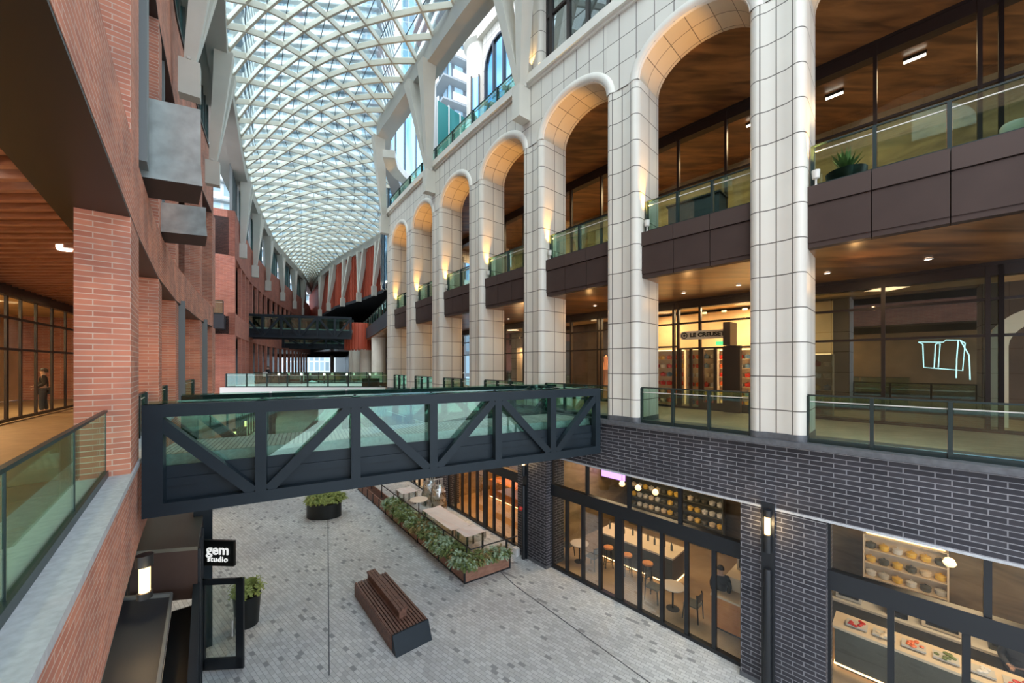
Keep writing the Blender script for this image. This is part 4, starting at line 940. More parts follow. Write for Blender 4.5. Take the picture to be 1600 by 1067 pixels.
metal_box('Smaller brushed zinc metal box on the left brick wall, below and behind the large one', (-10.45, 11.2), (-9.4, 11.6), (-.64, .77), E+4.85, E+4.35, E+3.95)
# upper windows, near left
def win_row(lab, a, b, z0, z1, nx, mat='teal'):
    a = V2(a); b = V2(b); u = (b-a).normalized(); th = thing('ribbon_window', lab, 'window', (*((a+b)/2), z0), 'left ribbon windows')
    m = MB(); m.beam((*a, (z0+z1)/2), (*b, (z0+z1)/2), .04, z1-z0); m.build('glass_pane', mat, th)
    m = MB()
    for k in range(nx+1): m.obox(a+(b-a)*k/nx, u, .06, .1, z0, z1)
    m.beam((*a, z0), (*b, z0), .2, .1); m.beam((*a, z1), (*b, z1), .2, .1); m.build('window_frame', 'greymetal', th)
LU = offs(LP1, -.35)
for k in range(1, 7): win_row('Teal ribbon window on the near left building, '+['', 'behind the camera', 'above the nearest pier', 'second', 'beside the top left strut', 'above the metal boxes', 'last before the sky gap'][k], LU[k], LU[k+1], E+13.25, HR+.6, 5)
# ------------------------------------------------------------------ left building, far curved part
m = MB(); m.strip(LP2, E-3.4, Z2L, -.5, 0); struct('wall_left_far_spandrel', m, 'redfar')
m = MB(); m.strip(LP2, E+2.5, E+4.3, -.5, 0); w2 = struct('wall_left_far_band', m, 'redfar')
m = MB(); m.strip(LP2, Z2L-.3, Z2L-.02, -7, -.3); m.build('walkway_slab', 'leftfloor', w2)
m = MB(); m.strip(LP2, E+2.55, E+4.0, -7, -.4); m.build('balcony_slab', 'frame', w2)
m = MB(); m.strip(LP2, E+8.9, E+12.6, -.5, 0); w3 = struct('wall_left_far_upper', m, 'redfar')
m = MB(); m.strip(LP2, E+8.95, E+12, -7, -.4); m.build('upper_slab', 'frame', w3)
a = V2(LP2[0]); t = (V2(LP2[1])-a).normalized(); nl = Vector((-t.y, t.x))
m = MB(); m.obox(a+nl*.9+t*.3, nl, .9, .3, 0, E+12.6); m.obox(a+nl*2.8+t*.3, nl, 1.05, .3, E+8.9, E+12.6); m.obox(a+nl*5.2+t*.3, nl, 1.6, .3, 0, E+12.6); struct('wall_left_far_end', m, 'redfar')
bq = a+nl*1.9-t*.55
th = thing('balcony', 'Small dark balcony on the end wall of the far left brick building', 'balcony', (*bq, E+2.9))
m_ = MB(); m_.obox(bq, nl, 1.3, .5, E+2.9, E+4.0); m_.build('balcony_slab', 'slabdark', th)
glass_rail('Glass railing of the small dark balcony on the far left end wall', bq-nl*1.25-t*.42, bq+nl*1.25-t*.42, E+4.0, 1.1, 5)
m = MB(); m.strip(LP2, 0, E+12.6, -7.2, -7); struct('wall_left_far_back', m, 'frame')
# fins
LF = LP2; kk = 0
def fin_word(k):
    a = 'one two three four five six seven eight nine ten eleven twelve thirteen fourteen fifteen sixteen seventeen eighteen nineteen'.split()
    k += 1
    return a[k-1] if k < 20 else ('twenty', 'thirty', 'forty')[k//10-2]+(' '+a[k % 10-1] if k % 10 else '')
tot = 0
for i in range(len(LP2)-2):
    a, b = V2(LP2[i]), V2(LP2[i+1]); Ln = (b-a).length; nn = int(Ln/2.3); t = (b-a).normalized(); n = Vector((-t.y, t.x))
    for q in range(nn):
        p = a+t*(Ln*(q+.3)/nn)+n*.14
        if i == 0 and q < 1: continue
        kk += 1
        for z0, z1, lb in ((E+4.3, E+8.9, 'upper'), (Z2L, E+2.5, 'walkway')):
            th = thing('brick_fin', 'Dark red brick fin, curved left wall, %s storey, number %s from near end' % (lb, fin_word(kk-1)), 'pier', (*p, z0), 'brick fins, %s storey' % lb)
            m = MB(); m.obox(p, t, .3, .13, z0, z1); m.build('brickwork', 'redfar', th)
for i in range(len(LP2)-2):
    a, b = offs(LP2, -.3)[i], offs(LP2, -.3)[i+1]
    win_row('Teal ribbon window between struts on the curved far left wall, '+ORD(i), a+(b-a)*.1, a+(b-a)*.9, E+12.7, HR+.3, 6)
# ------------------------------------------------------------------ right building, far curved part
m = MB(); m.strip(RFP, E+9.4, HR+.2, .5, .8); wr = struct('wall_right_far', m, 'terracotta')
m = MB(); m.strip(RFP, E+9.1, E+9.5, -.2, 7); m.build('slab_edge', 'slabdark', wr)
kk = 0
FO = offs(RFP, .3)
fin_thing = thing('fin_screen', 'Terracotta red vertical metal fins under the roof edge beyond the stone arcade', 'cladding', (-16, 47, E+9.5))
cnt = 0
for i in range(len(RFP)-1):
    a, b = FO[i], FO[i+1]; Ln = (b-a).length; nn = int(Ln/.55); t = (b-a).normalized()
    for q in range(nn):
        if cnt >= 99: break
        p = a+(b-a)*(q+.5)/nn; m = MB(); m.obox(p, t, .09, .25, E+9.5, HR+.1); m.build('fin', 'terracotta', fin_thing); cnt += 1
fs = [(-14.6, 44.8), (-17.2, 48.7), (-20.9, 53), (-25.1, 57.3), (-29.4, 61.8), (-34.2, 68.5)]
for k, p in enumerate(fs):
    a = V2(fs[min(k+1, 5)])-V2(fs[max(k-1, 0)]); a.normalize(); strut('Pale V shaped strut in front of the red fins, '+ORD(k)+' from the stone arcade', V2(p)-Vector((a.y, -a.x))*.3, (-a.y, a.x), (a.x, a.y), SR, E+9.0, 1.0, 'struts before the red fins')
# balcony slab at upper level, dark
m = MB(); m.strip(RF3, E+3.1, E+4.3, .0, 7); w4 = struct('wall_right_far_balcony', m, 'slabdark')
m = MB(); m.strip(RF3, E+4.3, E+9.2, 6, 6.2); m.build('balcony_back', 'frame', w4)
m = MB(); m.strip(RF3, E+2.95, E+3.1, .1, 7); m.build('timber_soffit', 'soffit', w4)
m = MB(); m.strip(RF3, Z2-.4, Z2, 0, 7); w5 = struct('floor_right_far', m, 'leftfloor')
m = MB(); m.strip(RF3, 0, E+3, 6, 6.2); m.build('shop_back', 'frame', w5)
m = MB(); m.strip(RF3, E-3.4, Z2-.4, 0, .4); m.build('spandrel', 'dark', w5)
for k in range(3):
    glass_rail('Teal glass balcony railing of the dark upper balcony beyond the stone arcade, '+['nearest section', 'middle section', 'far section'][k], offs(RF3, .15)[k], offs(RF3, .15)[k+1], E+4.3, 1.1, 5, 'dark balcony railings')
drum = thing('fluted_drum', 'Round terracotta red fluted drum under the upper bridge end', 'cladding', (-18.2, 44.6, E+1.9))
m = MB(); m.lathe((-18.0, 44.6, E+1.9), [(1.5, 0), (1.5, 3.0)], 28); m.build('core', 'terracotta', drum)
for k in range(28): a = 2*math.pi*k/28; m = MB(); m.obox((-18+1.55*math.cos(a), 44.6+1.55*math.sin(a)), (math.cos(a), math.sin(a)), .12, .06, E+1.8, E+4.9); m.build('flute', 'terracotta', drum)
for k, (x, y) in enumerate(((-14.2, 40.3), (-17.4, 45.2), (-20.6, 50.5), (-23.6, 56.5))):
    th = thing('round_column', 'White round column beyond the stone arcade, '+ORD(k)+' of four', 'column', (x, y, Z2), 'white round columns')
    m = MB(); m.lathe((x, y, Z2), [(0, 0), (.75, 0), (.75, 4.9), (0, 4.9)], 24); m.build('shaft', 'stoneplain', th)

# ------------------------------------------------------------------ bridges
def bridge(lab, p0, p1, zt, zb, npan, width, deckz, first=1, name='truss_bridge', chord=.24, zt1=None, zb1=None, gm='bridgeglass'):
    p0, p1 = V2(p0), V2(p1); u = (p1-p0).normalized(); Ln = (p1-p0).length; v = Vector((-u.y, u.x))
    th = thing(name, lab, 'bridge', (*((p0+p1+v*width)/2), deckz))
    for side, off in ((0, 0), (1, width)):
        a = p0+v*off; b = p1+v*off; dp = .2
        Q = lambda k, z: (*(a+u*(Ln*k)), z)
        for z, nn in ((zt-chord/2, 'top_chord'), (zb+chord/2, 'bottom_chord')):
            m = MB(); m.beam(Q(0, z), Q(1, z), dp, chord); m.build(nn, 'steel', th)
        for k in range(npan+1):
            w_ = .30 if k == 0 else .2
            m = MB(); kk_ = k/npan; c = a+u*(Ln*kk_); c = c+u*(w_/2 if k == 0 else -w_/2 if k == npan else 0); m.obox(c, u, w_/2, dp/2-.002, zb, zt); m.build('truss_post', 'steel', th)
        for k in range(npan):
            down = (k % 2 == 0) == bool(first)
            z0, z1 = (zt-chord, zb+chord) if down else (zb+chord, zt-chord)
            m = MB(); m.beam(Q(k/npan+.012, z0), Q((k+1)/npan-.012, z1), dp*.9, .2, up=(v.x, v.y, 0) if False else (0, 0, 1)); m.build('diagonal', 'steel', th)
        s_ = 1 if side == 0 else -1
        i0 = a+v*s_*.16; i1 = b+v*s_*.16
        m = MB(); m.beam((*i0, (zb+.1+deckz-.22)/2), (*i1, (zb+.1+deckz-.22)/2), .06, deckz-.22-zb-.1); m.build('side_plate', 'steel', th)
        for k in range(npan):
            A = i0+u*(Ln*k/npan+.03); B = i0+u*(Ln*(k+1)/npan-.03); m = MB(); m.beam((*A, (deckz-.22+zt+.05)/2), (*B, (deckz-.22+zt+.05)/2), .014, zt+.05-deckz+.22); m.build('glass_panel', gm, th)
        j0 = a+v*s_*.3; m = MB(); m.beam((*j0, zt-.12), (*(j0+u*Ln), zt-.12), .045, .045); m.build('handrail', 'steel', th)
    m = MB(); q0 = p0+v*width/2; q1 = p1+v*width/2; m.uo = Vector((*q0, 0))
    hw = width/2-.42
    m.hexa([(*(q0-v*hw), deckz-.45), (*(q1-v*hw), deckz-.45), (*(q1+v*hw), deckz-.45), (*(q0+v*hw), deckz-.45)], [(*(q0-v*hw), deckz-.05), (*(q1-v*hw), deckz-.05), (*(q1+v*hw), deckz-.05), (*(q0+v*hw), deckz-.05)])
    m.build('deck_slab', 'granite', th)
    m = MB()
    m.face([(*(q0-v*hw), deckz-.045), (*(q1-v*hw), deckz-.045), (*(q1+v*hw), deckz-.045), (*(q0+v*hw), deckz-.045)], uv=[(0, 0), (0, Ln), (2*hw, Ln), (2*hw, 0)]); m.build('deck_paving', 'deck', th)
    m = MB(); m.hexa([(*(q0-v*(width/2-.1)), deckz-.62), (*(q1-v*(width/2-.1)), deckz-.62), (*(q1+v*(width/2-.1)), deckz-.62), (*(q0+v*(width/2-.1)), deckz-.62)], [(*(q0-v*(width/2-.1)), deckz-.46), (*(q1-v*(width/2-.1)), deckz-.46), (*(q1+v*(width/2-.1)), deckz-.46), (*(q0+v*(width/2-.1)), deckz-.46)]); m.build('underside', 'steel', th)
    return th
bridge('Large blue grey steel truss footbridge with green glass crossing the foreground', (-6.93, 7.1), (2.84, 12.4), E-.74, E-2.86, 6, 2.5, E-1.74)
bridge('Upper dark steel truss footbridge in the distance between brick wall and red drum', (-27.9, 39.2), (-18.0, 42.4), E+5.4, E+2.95, 6, 2.6, E+4.1)
bridge('Second farther dark truss footbridge just below and behind the upper one', (-33.0, 54.2), (-21.5, 56.5), E+4.4, E+2.5, 4, 2.6, E+3.4)
# mid-level platform
pf_ = [(-22.6, 30.2), (-10.5, 30.2)]
m = MB(); m.strip([(-24.5, 30.3), (-9.8, 30.3)], Z2-.55, Z2-.0, -7.5, 0)
th = thing('platform_bridge', 'Wide pale walkway platform crossing the street at mid distance', 'bridge', (-17, 33, Z2-.5)); m.build('deck_slab', 'towerwhite', th)
glass_rail('Near glass railing of the mid distance platform', (-23, 30.4), (-9.9, 30.4), Z2, 1.12, 9, 'platform railings')
glass_rail('Far glass railing of the mid distance platform, behind the walking person', (-25.5, 37.4), (-12.8, 37.4), Z2, 1.12, 9, 'platform railings')
th = thing('barrier_box', 'Small black box at the right end of the mid distance platform', 'box', (-11.6, 30.9, Z2)); m = MB(); m.box(-12.2, 30.7, Z2, -10.9, 31.1, Z2+.72); m.build('box_body', 'sign_black', th)
m = MB(); m.strip([(-40, 62), (-22, 62)], Z2-.5, Z2, -9, 0); th = thing('platform_bridge', 'Farther walkway platform near the end of the street', 'bridge', (-30, 64, Z2-.5)); m.build('deck_slab', 'towerwhite', th)
for k in range(6):
    x = -22.6+k*2.2; th = thing('bollard_light', 'Slim glowing bollard lights standing on the mid distance platform', 'lamp', (x, 36.6, Z2), 'platform bollard lights')
    m = MB(); m.lathe((x, 36.6, Z2), [(0, 0), (.08, 0), (.08, .8), (0, .8)], 10); m.build('post', 'black', th); m = MB(); m.lathe((x, 36.6, Z2+.8), [(0, 0), (.09, 0), (.09, .2), (0, .2)], 10); m.build('lamp_head', 'white_glow', th)
# ------------------------------------------------------------------ street level seen under and through the bridges
def wall_lantern(lab, c, z0=2.0, grp=None, lit=True):
    th = thing('wall_lantern', lab, 'lamp', (*c, z0), grp)
    m = MB(); m.lathe((*c, z0), [(0, 0), (.12, 0), (.12, .12), (0, .13)], 14); m.build('lamp_base', 'black', th)
    m = MB(); m.lathe((*c, z0+.12), [(0, 0), (.085, 0), (.085, .5), (0, .5)], 14); m.build('lamp_glass', 'glow', th)
    m = MB(); m.lathe((*c, z0+.62), [(0, 0), (.13, 0), (.13, .22), (0, .24)], 14); m.build('lamp_cap', 'black', th)
    if lit: light('POINT', (c[0]+.2, c[1]-.2, z0+.4), 10, (1, .7, .35), .08)
wall_lantern('Black cylindrical wall lantern glowing warm at the lower left brick wall', (-7.15, 7.35), 3.28)
# left street-level shop fronts below the spandrel
LG = offs(LP1, -.6)
for k in (3, 4, 5, 6):
    storefront('left_street_shopfront', 'Dark framed street level shop front on the left, '+['', '', '', 'nearest, behind the pavilion', 'second', 'third', 'fourth'][k], LG[k], LG[k+1], 0, E-3.4, 5, [2.6, 3.2], mat='black', gm='glass', group='left street shop fronts')
m = MB(); m.strip(LP1[2:], 0, E-3.4, -6.2, -6); struct('wall_left_street_back', m, 'warmwall')
m = MB(); m.strip(LP1[2:], E-3.5, E-3.42, -6.2, -.45); struct('ceiling_left_street', m, 'slabdark')
for i in (3, 4, 5, 6):
    c = (offs(LP1, -3)[i]+offs(LP1, -3)[min(i+1, 7)])/2; light('AREA', (*c, E-3.7), 70, (1, .74, .45), 1.2)
for P_, nm_ in ((offs(LP2, -.5), 'left'), (offs(RF3, .5), 'right')):
    for k in range(0, 4):
        storefront('far_street_shopfront', 'Far street level shop front on the %s side, %s' % (nm_, ORD(k)), P_[k], P_[k+1], 0, E-3.4, 6, [2.6], mat='black', gm='glass', group='far street shop fronts')
        c = (P_[k]+P_[k+1])/2+Vector((-2.5 if nm_ == 'left' else 2.5, 1)); light('AREA', (*c, 4), 110, (1, .75, .45), 1.5)
for k, (x, y, z) in enumerate(((-21.0, 28.6, 2.2), (-24.0, 34.0, 2.2), (-28.0, 41.5, 2.2), (-10.2, 31.5, 2.2), (-12.8, 36.6, 2.2), (-16.1, 42.8, 2.2), (-20.4, 50.6, 2.2))):
    wall_lantern('Small warm wall lanterns far down the street at ground level', (x, y), z, 'far street lanterns', False)
# far lit hall at the street end
for k in range(5):
    x = -40+k*3.4; th = thing('round_column', 'Thin pale columns at the bright far end of the street', 'column', (x, 84, 0), 'far end columns'); m = MB(); m.lathe((x, 84, 0), [(0, 0), (.4, 0), (.4, 10), (0, 10)], 12); m.build('shaft', 'stoneplain', th)
m = MB(); m.box(-58, 84, E+1.9, -20, 90, E+9); o = struct('wall_street_end', m, 'slabdark')
# pavilion roof and canopy on the lower left
pv = thing('shop_pavilion', 'Dark bronze shop pavilion box on the lower left, under the end of the bridge', 'pavilion', (-8, 9, 0))
fa, fb = Vector((-8.45, 8.35)), Vector((-7.16, 8.6)); ub = Vector((-.60, .80))
m = MB(); q = [fa, fb, fb+ub*3.3, fa+ub*3.3]; m.hexa([(*p, 2.5) for p in q], [(*p, 3.6) for p in q]); m.build('metal_fascia', 'fascia', pv)
m = MB(); m.hexa([(*p, 3.6) for p in q], [(*p, 3.68) for p in q]); m.build('roof_sheet', 'counter', pv)
m = MB(); m.beam((*fb, 1.25), (*(fb+ub*1.45), 1.25), .05, 2.4); m.build('side_glass', 'darkglass', pv)
for k in range(3): m = MB(); m.obox(fb+ub*(.1+k*.68), ub, .05, .05, 0, 3.6); m.build('side_post', 'black', pv)
m = MB(); m.obox(fb+ub*2.35, ub, .12, .2, 0, 4.3); m.obox(fb+ub*2.9, ub, .06, .1, 0, 4.3); m.build('corner_post', 'steel', pv)
cn = thing('shop_canopy', 'Flat matt black canopy with raised metal edge, bottom left below the brick parapet', 'canopy', (-6.5, 6.5, 2.6))
ca = [(-4.9, 4.15), (-3.75, 4.15), (-7.42, 8.35), (-8.35, 8.25)]; ca = [(-4.62, 4.6), (-4.02, 4.6), (-7.62, 8.42), (-8.25, 8.25)]
A, B, Cc, D = [Vector(p) for p in ((-3.55, 2.55), (-2.9, 2.65), (-7.53, 8.35), (-8.5, 8.2))]
m = MB(); m.hexa([(*p, 2.45) for p in (A, B, Cc, D)], [(*p, 2.7) for p in (A, B, Cc, D)]); m.build('canopy_top', 'slabdark', cn)
m = MB(); m.beam((*B, 2.72), (*Cc, 2.72), .05, .1); m.beam((*A, 2.72), (*D, 2.72), .06, .12); m.beam((*D, 2.72), (*Cc, 2.72), .06, .12); m.build('metal_edge', 'greymetal', cn)
u_ = (Cc-B).normalized(); v_ = Vector((u_.y, -u_.x))
gs = thing('glass_shopfront', 'Dark glass side screen below the black canopy edge, left of the open door', 'storefront', (-5.5, 6.5, 0))
for k in range(6): p = B+v_*.42+u_*((Cc-B).length*k/5); m = MB(); m.obox(p, u_, .04, .05, 0, 2.75); m.build('mullion', 'black', gs)
m = MB(); m.beam((*(B+v_*.42), 2.78), (*(Cc+v_*.42), 2.78), .12, .1); m.beam((*(B+v_*.42), .06), (*(Cc+v_*.42), .06), .1, .12); m.build('outer_frame', 'steel', gs)
m = MB(); m.beam((*(B+v_*.42), 1.4), (*(Cc+v_*.42), 1.4), .02, 2.6); m.build('glass_pane', 'darkglass', gs)
m = MB(); m.hexa([(*p, 2.3) for p in (B, B+v_*.4, Cc+v_*.4, Cc)], [(*p, 2.36) for p in (B, B+v_*.4, Cc+v_*.4, Cc)]); m.build('gutter', 'sign_black', gs)
# open door
dh = Vector((-7.93, 9.62)); de = Vector((-6.93, 9.70)); du = (de-dh).normalized()
dr = thing('glass_door', 'Open black framed glass door standing out into the street below the blade sign', 'door', (*dh, 0))
m = MB(); m.obox(dh+du*.05, du, .06, .03, .04, 2.35); m.obox(de-du*.05, du, .09, .03, .04, 2.35); m.beam((*dh, 2.28), (*de, 2.28), .06, .14); m.beam((*dh, .18), (*de, .18), .06, .28); df_ = m.build('door_frame', 'black', dr)
m = MB(); m.beam((*(dh+du*.1), 1.25), (*(de-du*.1), 1.25), .012, 1.9); m.build('glass_pane', 'glass', dr)
m = MB(); m.tube([(*(de-du*.2-Vector((0, .06))), .9), (*(de-du*.2-Vector((0, .06))), 1.3)], .015, 6); m.build('handle', 'sign_grey', df_)
# gem studio blade sign
sa, sb = Vector((-8.13, 9.95)), Vector((-7.27, 9.90)); su = (sb-sa).normalized(); smid = (sa+sb)/2
sg = thing('blade_sign', 'Black square blade sign with white lettering projecting over the open door', 'sign', (*smid, 2.55))
m = MB(); m.beam((*sa, 2.88), (*sb, 2.88), .08, .66); sp_ = m.build('sign_panel', 'sign_black', sg)
m = MB(); m.beam((*(sa-su*.15), 3.1), (*sa, 3.1), .05, .05); m.beam((*(sa-su*.15), 2.65), (*sa, 2.65), .05, .05); m.build('bracket', 'black', sg)
text('gem', .37, (*(smid-Vector((0, .052))), 2.97), su, 'sign_white', sp_, bold=.004)
text('studio', .2, (*(smid-Vector((0, .052))), 2.73), su, 'sign_white', sp_, bold=0, spacing=1.12)

# ------------------------------------------------------------------ plants
def sprig_mesh(mat, seed, nn=46, R=.3, H=.34, parent=None, name='foliage', base=(0, 0, 0), droop=.25):
    rnd = random.Random(seed); m = MB()
    for k in range(nn):
        a = rnd.uniform(0, 2*math.pi); r0 = rnd.uniform(0, .4)*R; ln = rnd.uniform(.55, 1.15)*R; h = rnd.uniform(.3, 1)*H
        px, py, pz = base[0]+r0*math.cos(a), base[1]+r0*math.sin(a), base[2]; pts = []
        for q in range(6):
            t = q/5; pts.append(Vector((px+ln*t*math.cos(a), py+ln*t*math.sin(a), pz+h*math.sin(t*2.2)*.9-droop*t*t*R)))
        for q in range(1, 6):
            d = (pts[q]-pts[q-1]).normalized(); s_ = d.cross(Vector((0, 0, 1))).normalized()
            for sg_ in (-1, 1):
                for e in (0, .5):
                    b = pts[q-1].lerp(pts[q], e); l_ = (.075-.008*q)*rnd.uniform(.7, 1.2)*R/.3; tip = b+s_*sg_*l_+d*l_*.7+Vector((0, 0, rnd.uniform(-.01, .03))); wv = d*.014*R/.3*1.3
                    m.face([b-wv, b+wv, tip+wv*.3, tip-wv*.3])
    return m.build(name, mat, parent)
protos = []
for k, (mt, lb) in enumerate((('leafb', 'Silvery green feathery evergreen clump in the long timber planter'), ('leafa', 'Dark green evergreen clump in the long timber planter'), ('leafc', 'Brown tinged evergreen clump in the long timber planter'))):
    th = thing('evergreen_clump', lb, 'plant', (0, 0, -30), 'planter evergreens'); sprig_mesh(mt, k, 60, .36, .42, th, base=(0, 0, -30)); protos.append([th, False])
def clump(k, x, y, z, s=1.0, where=''):
    t, used = protos[k]
    if not used: o = t; protos[k][1] = True
    else: o = dup(t, (0, 0, 0))
    o['label'] = ('Silvery green', 'Dark green', 'Brown tinged')[k]+' evergreen clump, '+where
    o.location = (x, y, z); o.rotation_euler = (0, 0, random.uniform(0, 6.28)); o.scale = (s, s, s)
# L planter
Pc = Vector((-1.67, 13.5)); Pr = Vector((-.10, 14.55)); us = (Pr-Pc).normalized(); ul = Vector((-.616, .788)); PLn = 13.0; TK = .48
plr = thing('timber_planter', 'Long L shaped timber planter box in black frame edging the terrace', 'planter', (*Pc, 0))
def pbox(c0, u, ln, wd, z0, z1, into, mat, nm_):
    v = into; q = [c0, c0+u*ln, c0+u*ln+v*wd, c0+v*wd]
    for (a, b) in ((q[0], q[1]), (q[1], q[2]), (q[2], q[3]), (q[3], q[0])):
        m = MB(); m.beam((*a, (z0+z1)/2), (*b, (z0+z1)/2), .05, z1-z0); m.build(nm_, mat, plr)
uperp = Vector((ul.y, -ul.x))      # toward the building
pbox(Pc, ul, PLn, TK, .05, .52, uperp, 'planterwood', 'side_board')
PLs = (Pr-Pc).length; perp2 = Vector((-us.y, us.x))
pbox(Pc+us*.0, us, PLs, TK, .05, .52, perp2, 'planterwood', 'side_board')
m = MB()
for p, q in ((Pc, Pc+ul*PLn), (Pc, Pr)):
    m.beam((*p, .03), (*q, .03), .07, .05)
k = 0
while k*1.0 < PLn: m.obox(Pc+ul*k-uperp*.03, ul, .025, .03, 0, .54); k += 1.0
m.obox(Pr, us, .03, .04, 0, .54); m.build('metal_frame', 'black', plr)
m = MB(); q = [Pc, Pc+ul*8.2, Pc+ul*8.2+uperp*TK, Pc+uperp*TK]; m.hexa([(*p, .3) for p in q], [(*p, .46) for p in q]); q = [Pc, Pr, Pr+perp2*TK, Pc+perp2*TK]; m.hexa([(*p, .3) for p in q], [(*p, .45) for p in q]); m.build('soil', 'soil', plr)
for k in range(40):
    t = .12+k*.2
    for c_ in range(2):
        p = Pc+ul*t+uperp*(.08+.28*c_+random.uniform(-.06, .06)); clump([0, 1, 0, 2, 1][(k*3+c_*2+random.randrange(2)) % 5], p.x, p.y, .46, random.uniform(.75, 1.15), '%s row of long planter, number %s from the corner' % (('front', 'back')[c_], fin_word(k)))
for k in range(8):
    for c_ in range(2):
        p = Pc+us*(.25+k*.21)+perp2*(.1+.26*c_); clump([0, 1, 2][(k+c_) % 3], p.x, p.y, .46, random.uniform(.7, 1.0), '%s row of short planter side, number %s from the corner' % (('front', 'back')[c_], fin_word(k)))
# oval planter
ov = thing('oval_planter', 'Black oval metal planter with yellow green bush standing alone on the paving', 'planter', (-9.75, 19.6, 0))
m = MB(); m.prism([(-9.75+.86*math.cos(a), 19.6+.6*math.sin(a)) for a in [k*math.pi/16 for k in range(32)]], 0, .72, smooth=True); m.build('pot_body', 'sign_black', ov)
m = MB(); m.prism([(-9.75+.8*math.cos(a), 19.6+.54*math.sin(a)) for a in [k*math.pi/16 for k in range(32)]], .72, .74); m.build('soil', 'soil', ov)
for k in range(9):
    a = k*2.4; r = .16*math.sqrt(k); x, y = -9.75+r*1.6*math.cos(a), 19.6+r*math.sin(a)
    if k == 0: bush = thing('evergreen_bush', 'Yellow green bush in the black oval planter', 'plant', (x, y, .74), 'bushes in the oval planter'); sprig_mesh('leafd', 40, 90, .42, .5, bush, base=(x, y, .74))
    else: dup(bush, (x, y, .74), a)
th = thing('oval_planter', 'Small dark planter with fern leaves just behind the blade sign', 'planter', (-8.0, 11.4, 0)); m = MB(); m.lathe((-8.0, 11.4, 0), [(0, 0), (.3, 0), (.36, .9), (.0, .88)], 18); m.build('pot_body', 'sign_black', th)
o = dup(bush, (-8.0, 11.4, .9), 1.0, 'Leafy green fern in the small planter behind the blade sign')
# ------------------------------------------------------------------ terrace
P0 = Pc+uperp*.95; dk = thing('terrace_deck', 'Raised grey paved terrace deck behind the long timber planter', 'deck', (*(P0+ul*5), 0))
q = [Pc+uperp*.52+perp2*.53, Pr+perp2*.53+us*.2, Pr+perp2*.53+us*.2+ul*12.0, Pc+uperp*.52+ul*12.6]
m = MB(); m.hexa([(*p, 0) for p in q], [(*p, .3) for p in q]); m.build('deck_base', 'black', dk)
m = MB(); m.hexa([(*p, .3) for p in q], [(*p, .34) for p in q]); m.build('deck_paving', 'paving', dk)
rl = thing('terrace_rail', 'Thin black metal rail around the terrace above the planter', 'railing', (*(P0), .3))
R0 = Vector((-1.52, 13.95)); R1 = Vector((.2, 15.05)); R2 = R0+ul*11.6
m = MB(); m.tube([(*R2, 1.0), (*R0, 1.0), (*R1, 1.0)], .025, 6); m.build('top_rail', 'black', rl)
for k in range(7): p = R0+ul*(.3+k*1.85); m = MB(); m.obox(p, ul, .02, .02, .3, 1.0); m.build('post', 'black', rl)
m = MB(); m.obox(R1-us*.5, us, .03, .03, .3, 1.0); m.build('post', 'black', rl)
def covered_table(lab, c, hl, hw, h):
    th = thing('covered_table', lab, 'table', (*c, .34)); u = ul; v = uperp
    m = MB(); N_ = 14
    rows = []
    for a in range(N_+1):
        row = []
        for b in range(9):
            x = -hl+2*hl*a/N_; y = -hw+2*hw*b/8; row.append((*(c+u*x+v*y), h+.012*math.sin(x*9+b)+.01*math.cos(y*14+a)))
        rows.append(row)
    m.ngrid(rows); 
    m.build('cover_top', 'pink', th)
    m = MB(); q_ = [c-u*hl-v*hw, c+u*hl-v*hw, c+u*hl+v*hw, c-u*hl+v*hw]
    ring = []
    for k in range(4):
        a, b = q_[k], q_[(k+1) % 4]
        for s_ in range(8): p = a+(b-a)*s_/8; ring.append(p)
    m.ngrid([[(*p, h) for p in ring], [(*(c+(p-c)*(1.01+.02*(i % 2))), h-.3) for i, p in enumerate(ring)]], closed=True); m.build('cover_skirt', 'plastic', th)
    for sx in (-1, 1):
        for sy in (-1, 1): m = MB(); m.obox(c+u*sx*(hl-.1)+v*sy*(hw-.1), u, .03, .03, .34, h-.02); m.build('leg', 'black', th)
cT = R0+ul*2.4+uperp*.75
covered_table('Pinkish marbled covered table at the near end of the terrace', R0+ul*1.2+uperp*.72, .45, .46, 1.1)
covered_table('Long pale covered table on the terrace, behind the pinkish one', R0+ul*3.15+uperp*.62, 1.4, .46, 1.05)
covered_table('Striped covered table at the far end of the terrace behind the round one', R0+ul*7.7+uperp*.7, .5, .42, 1.05)
cafe_table(tuple(R0+ul*5.9+uperp*.6), .34, 'Small round pale cafe table on the terrace next to the black rail', 'tabletop', .45, .75)
